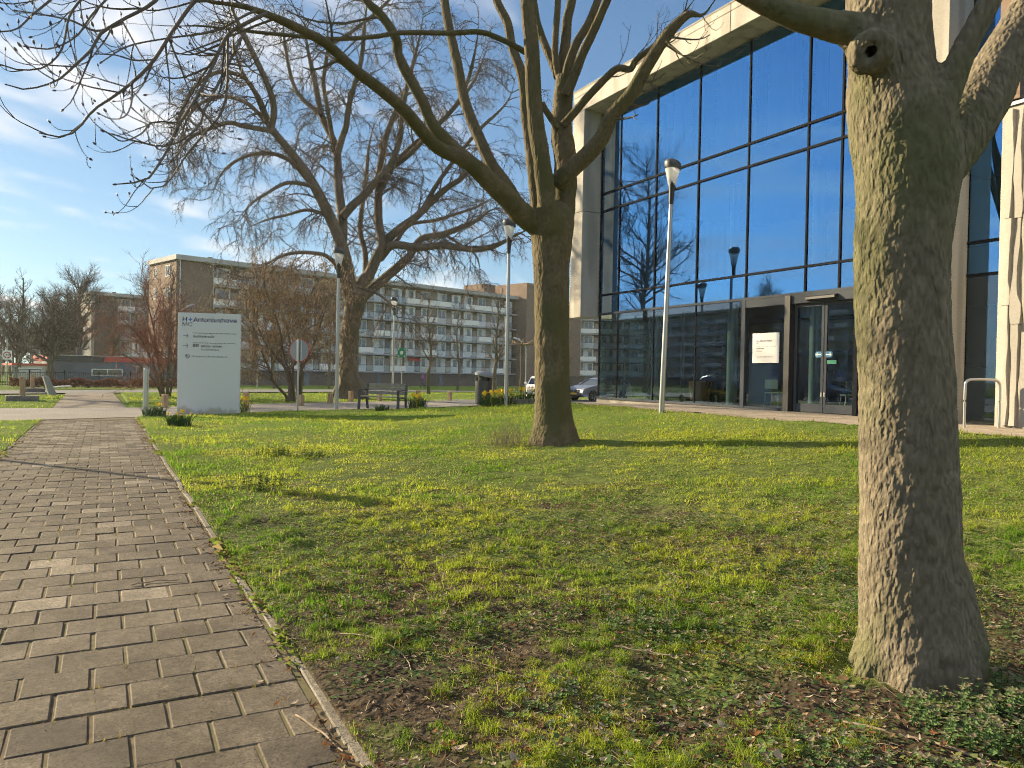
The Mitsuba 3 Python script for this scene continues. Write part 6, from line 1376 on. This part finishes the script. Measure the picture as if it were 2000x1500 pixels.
for a in [(1.86, 22.75, .30, 150, 5, .36, 1, 'dark green daffodil clump in front of the white sign'), (1.5, 27.3, .34, 110, 4, .36, 2, 'daffodil clump between the steel bollard and the white sign'), (4.38, 28.2, .2, 40, 9, .5, 3, 'daffodils at the right edge of the white sign'),
          (9.55, 24.75, .3, 110, 14, .42, 4, 'daffodil clump right of the bench'), (11.25, 22.25, .5, 230, 34, .42, 5, 'yellow daffodil bed between the bin and the street lamp'), (8.35, 25.0, .25, 70, 0, .22, 6, 'low green daffodil leaves below the bench'),
          (12.1, 22.0, .45, 120, 14, .4, 7, 'daffodils right of the street lamp before the white car'), (12.6, 20.9, .4, 90, 6, .36, 8, 'daffodil leaves beside the middle trunk')]:
    daffodils(*a)
kx = [(11.75, 22.0), (12.05, 21.4), (12.32, 20.75), (12.55, 20.05)]
for i, (a, b) in enumerate(zip(kx[:-1], kx[1:])):
    a, b = np.array(a), np.array(b); L = float(np.hypot(*(b - a)))
    single('kerb_block', ['pale concrete edging block nearest the street lamp', 'middle pale concrete edging block before the daffodils', 'pale concrete edging block next to the middle trunk'][i], 'edging block', box(.01, L - .01, -.07, .07, -.2, .16, .012), 'm_edging', m=mat4(a[0], a[1], float(rise(*a)), math.atan2(*(b - a)[::-1])))

# ------------------------------------------------------------------ cars
def car_mesh():
    """Body, glasshouse, wheels and fittings of a hatchback 4.4 m long facing -x, wheels on z = 0."""
    side = [(-2.2, .34), (-2.22, .55), (-2.16, .72), (-1.95, .84), (-1.15, .98), (-.95, 1.0), (1.75, 1.02), (2.1, .98), (2.18, .8), (2.2, .5), (2.12, .3), (-2.1, .26)]
    M = m3.Manifold
    cs = m3.CrossSection([np.array(side)[::-1] if trimesh.path.util.concatenate and 0 else side]) if 0 else None
    from shapely.geometry import Polygon
    def slab(pts, w0, w1, z0, z1):
        """Side profile extruded across, narrowed towards the top."""
        m = trimesh.creation.extrude_polygon(Polygon(pts), 2., engine='earcut')
        v = m.vertices.copy(); x, z, y = v[:, 0], v[:, 1], v[:, 2] - 1
        t = np.clip((z - z0) / (z1 - z0), 0, 1); w = w0 + (w1 - w0) * t
        nose = 1 - .16 * np.clip((np.abs(x) - 1.5) / .7, 0, 1)**2
        m = trimesh.Trimesh(np.stack([x, y * w * nose, z], -1), m.faces, process=True)
        if m.volume < 0: m.invert()
        return m
    rich = []
    for (a, b) in zip(side, side[1:] + side[:1]):
        for t in np.linspace(0, 1, 5)[:-1]: rich.append((a[0] + (b[0] - a[0]) * t, a[1] + (b[1] - a[1]) * t))
    body = slab(rich, .9, .84, .5, 1.0)
    bm = M(m3.Mesh(np.asarray(body.vertices, np.float32), np.asarray(body.faces, np.uint32)))
    for x in (-1.38, 1.3):
        c = M.cylinder(2.4, .37, .37, 32, True).rotate([90, 0, 0]).translate([x, 0, .33]); inner = M.cube([1.5, 1.3, 1.5], True).translate([x, 0, .33])
        bm = bm - (c - inner)
    mm = bm.to_mesh(); body = trimesh.Trimesh(mm.vert_properties[:, :3], mm.tri_verts)
    roof = [(-1.08, .97), (-.35, 1.36), (-.1, 1.42), (.6, 1.46), (1.3, 1.40), (1.62, 1.28), (2.02, .99)]
    glass = slab(roof, .80, .60, .97, 1.46)
    top = slab([(-.42, 1.345), (-.1, 1.435), (.6, 1.475), (1.3, 1.415), (1.66, 1.28), (1.55, 1.29), (1.28, 1.385), (.6, 1.44), (-.1, 1.40)], .66, .61, 1.3, 1.46)
    pil = []
    for s in (-1, 1):
        for p in [((-1.1, .97), (-.38, 1.37), .05), ((.28, .98), (.22, 1.44), .05), ((1.2, .98), (1.3, 1.41), .09), ((1.98, .98), (1.6, 1.3), .10)]:
            (xa, za), (xb, zb), w = p
            wa, wb = .805, .655
            pil.append(hull([[xa + q * w, s * wa, za] for q in (-1, 1)] + [[xb + q * w, s * wb, zb] for q in (-1, 1)] + [[xa + q * w, s * (wa - .05), za] for q in (-1, 1)] + [[xb + q * w, s * (wb - .05), zb] for q in (-1, 1)]))
    return body, glass, cat(top, *pil)


CB, CG, CT = car_mesh()
wheel_t = lathe([(.2, -.1), (.30, -.11), (.325, -.08), (.325, .08), (.30, .11), (.2, .1)], 24)
wheel_r = cat(lathe([(.001, .07), (.05, .08), (.06, .06), (.2, .085), (.205, .1)], 20), *[hull([[math.cos(a + q * .12) * r, math.sin(a + q * .12) * r, z] for q in (-1, 1) for r, z in ((.05, .07), (.2, .09), (.05, .09), (.2, .105))]) for a in np.arange(5) * 1.2566])


def car(x, y, rot, colour, label, z=0., scl=1., badge=False):
    t = thing('parked_car', label, 'car'); M_ = mat4(x, y, z, rot, scl)
    paint = f'm_car_{colour}'
    put('body', CB, paint, t, 28, m=M_); put('windows', CG, 'm_car_glass', t, 28, m=M_); put('roof', CT, paint, t, 28, m=M_)
    for xx in (-1.38, 1.3):
        for s in (-1, 1):
            Wm = M_ @ np.array([[1, 0, 0, xx], [0, 0, s, s * .78], [0, -s if s < 0 else -1, 0, .325], [0, 0, 0, 1.]])
            w = put('wheel', wheel_t, 'm_tyre', t, 30, m=Wm); put('rim', wheel_r, 'm_alu', w, 30, m=Wm)
    for s in (-1, 1):
        put('headlight', hull([[-2.14, s * .50, .70], [-2.10, s * .53, .80], [-1.86, s * .77, .77], [-1.80, s * .80, .84], [-2.17, s * .5, .74], [-1.9, s * .79, .79]]), 'm_headlight', t, m=M_)
        put('tail_light', hull([[2.14, s * .5, .80], [2.15, s * .5, .92], [1.95, s * .78, .82], [1.9, s * .78, .95], [2.17, s * .55, .88]]), 'm_red', t, m=M_)
        put('mirror', hull([[-.78 + a, s * (.86 + b), 1.0 + c] for a in (0, .12) for b in (0, .17) for c in (0, .13)]), paint, t, 30, m=M_)
        put('sill_trim', box(-1., .95, s * .885 - .02, s * .885 + .02, .3, .36), 'm_black', t, m=M_)
    put('grille', hull([[-2.235, y_, z_] for y_ in (-.42, .42) for z_ in (.56, .68)] + [[-2.19, y_, z_] for y_ in (-.46, .46) for z_ in (.54, .70)]), 'm_black', t, m=M_)
    put('chrome_bar', box(-2.245, -2.22, -.4, .4, .612, .632), 'm_steel', t, m=M_)
    put('bumper_intake', hull([[-2.215, y_, z_] for y_ in (-.6, .6) for z_ in (.3, .38)] + [[-2.15, y_, z_] for y_ in (-.66, .66) for z_ in (.28, .40)]), 'm_black', t, m=M_)
    put('number_plate', box(-2.25, -2.235, -.26, .26, .42, .53), 'm_plate', t, m=M_)
    if badge: put('badge', on_plane(trimesh.creation.annulus(.055, .075, .015, sections=20), (-2.247, 0, .62), (0, -1, 0), (0, 0, 1)), 'm_steel', t, m=M_)
    return t


car(27.5, 39.9, .2, 'grey', 'grey blue parked car between the middle trunk and the glass building', .0, 1., True)
car(24.2, 41.5, 1.0, 'white', 'white parked car half hidden by the middle trunk', .0)
for x, y, r, c, lab in [(-15.4, 49., 1.75, 'navy', 'dark navy car left of the frame, mirrored left in the glass'), (-15.8, 40.5, 1.45, 'grey', 'grey car left of the frame, mirrored in the middle of the glass'), (-16., 33., 1.5, 'silver', 'silver car left of the frame, mirrored by the doors')]:
    car(x, y, r, c, lab)

# ------------------------------------------------------------------ a walker far off
pp = thing('person', 'person in a purple coat and blue trousers walking far off before the flats', 'person')
J = lambda *a: np.array(a, float)
put('body', rough(sdf_mesh(sdf_limbs([J([0, 0, .92, .15], [0, 0, 1.15, .14], [0, 0, 1.38, .15]), J([0, 0, 1.4, .06], [0, -.02, 1.58, .06]), J([0, -.03, 1.6, .095], [0, -.03, 1.68, .1]), J([.09, 0, .95, .1], [.1, -.12, .5, .07], [.1, -.1, .07, .05], [.1, -.24, .04, .04]), J([-.09, 0, .95, .1], [-.1, .1, .5, .07], [-.1, .28, .08, .05], [-.1, .16, .03, .04]),
    J([.17, 0, 1.4, .06], [.24, .08, 1.12, .05], [.24, -.04, .88, .04]), J([-.17, 0, 1.4, .06], [-.24, -.08, 1.12, .05], [-.24, -.24, .92, .04])], .03), (-.4, -.45, -.05), (.4, .45, 1.85), .035), .0, 1, 1, 1), 'm_denim', pp, True, m=mat4(33.2, 84.5, -.25, .6))
put('coat', sdf_mesh(sdf_limbs([J([0, 0, .86, .185], [0, 0, 1.15, .165], [0, 0, 1.38, .17]), J([.17, 0, 1.4, .075], [.24, .08, 1.12, .066], [.24, -.02, .93, .055]), J([-.17, 0, 1.4, .075], [-.24, -.08, 1.12, .066], [-.24, -.2, .96, .055])], .03), (-.4, -.4, .6), (.4, .4, 1.65), .035), 'm_purple', pp, True, m=mat4(33.2, 84.5, -.25, .6))
put('head', sdf_mesh(sdf_limbs([J([0, -.035, 1.6, .088], [0, -.03, 1.68, .1]), J([0, -.12, 1.63, .02], [0, -.135, 1.62, .018])], .02), (-.2, -.25, 1.4), (.2, .2, 1.85), .025), 'm_skin', pp, True, m=mat4(33.2, 84.5, -.25, .6)); put('hair', sdf_mesh(sdf_limbs([J([0, .0, 1.64, .1], [0, .0, 1.71, .1])], .02), (-.2, -.2, 1.4), (.2, .25, 1.9), .03), 'm_brick_dark', pp, True, m=mat4(33.2, 84.5, -.25, .6))
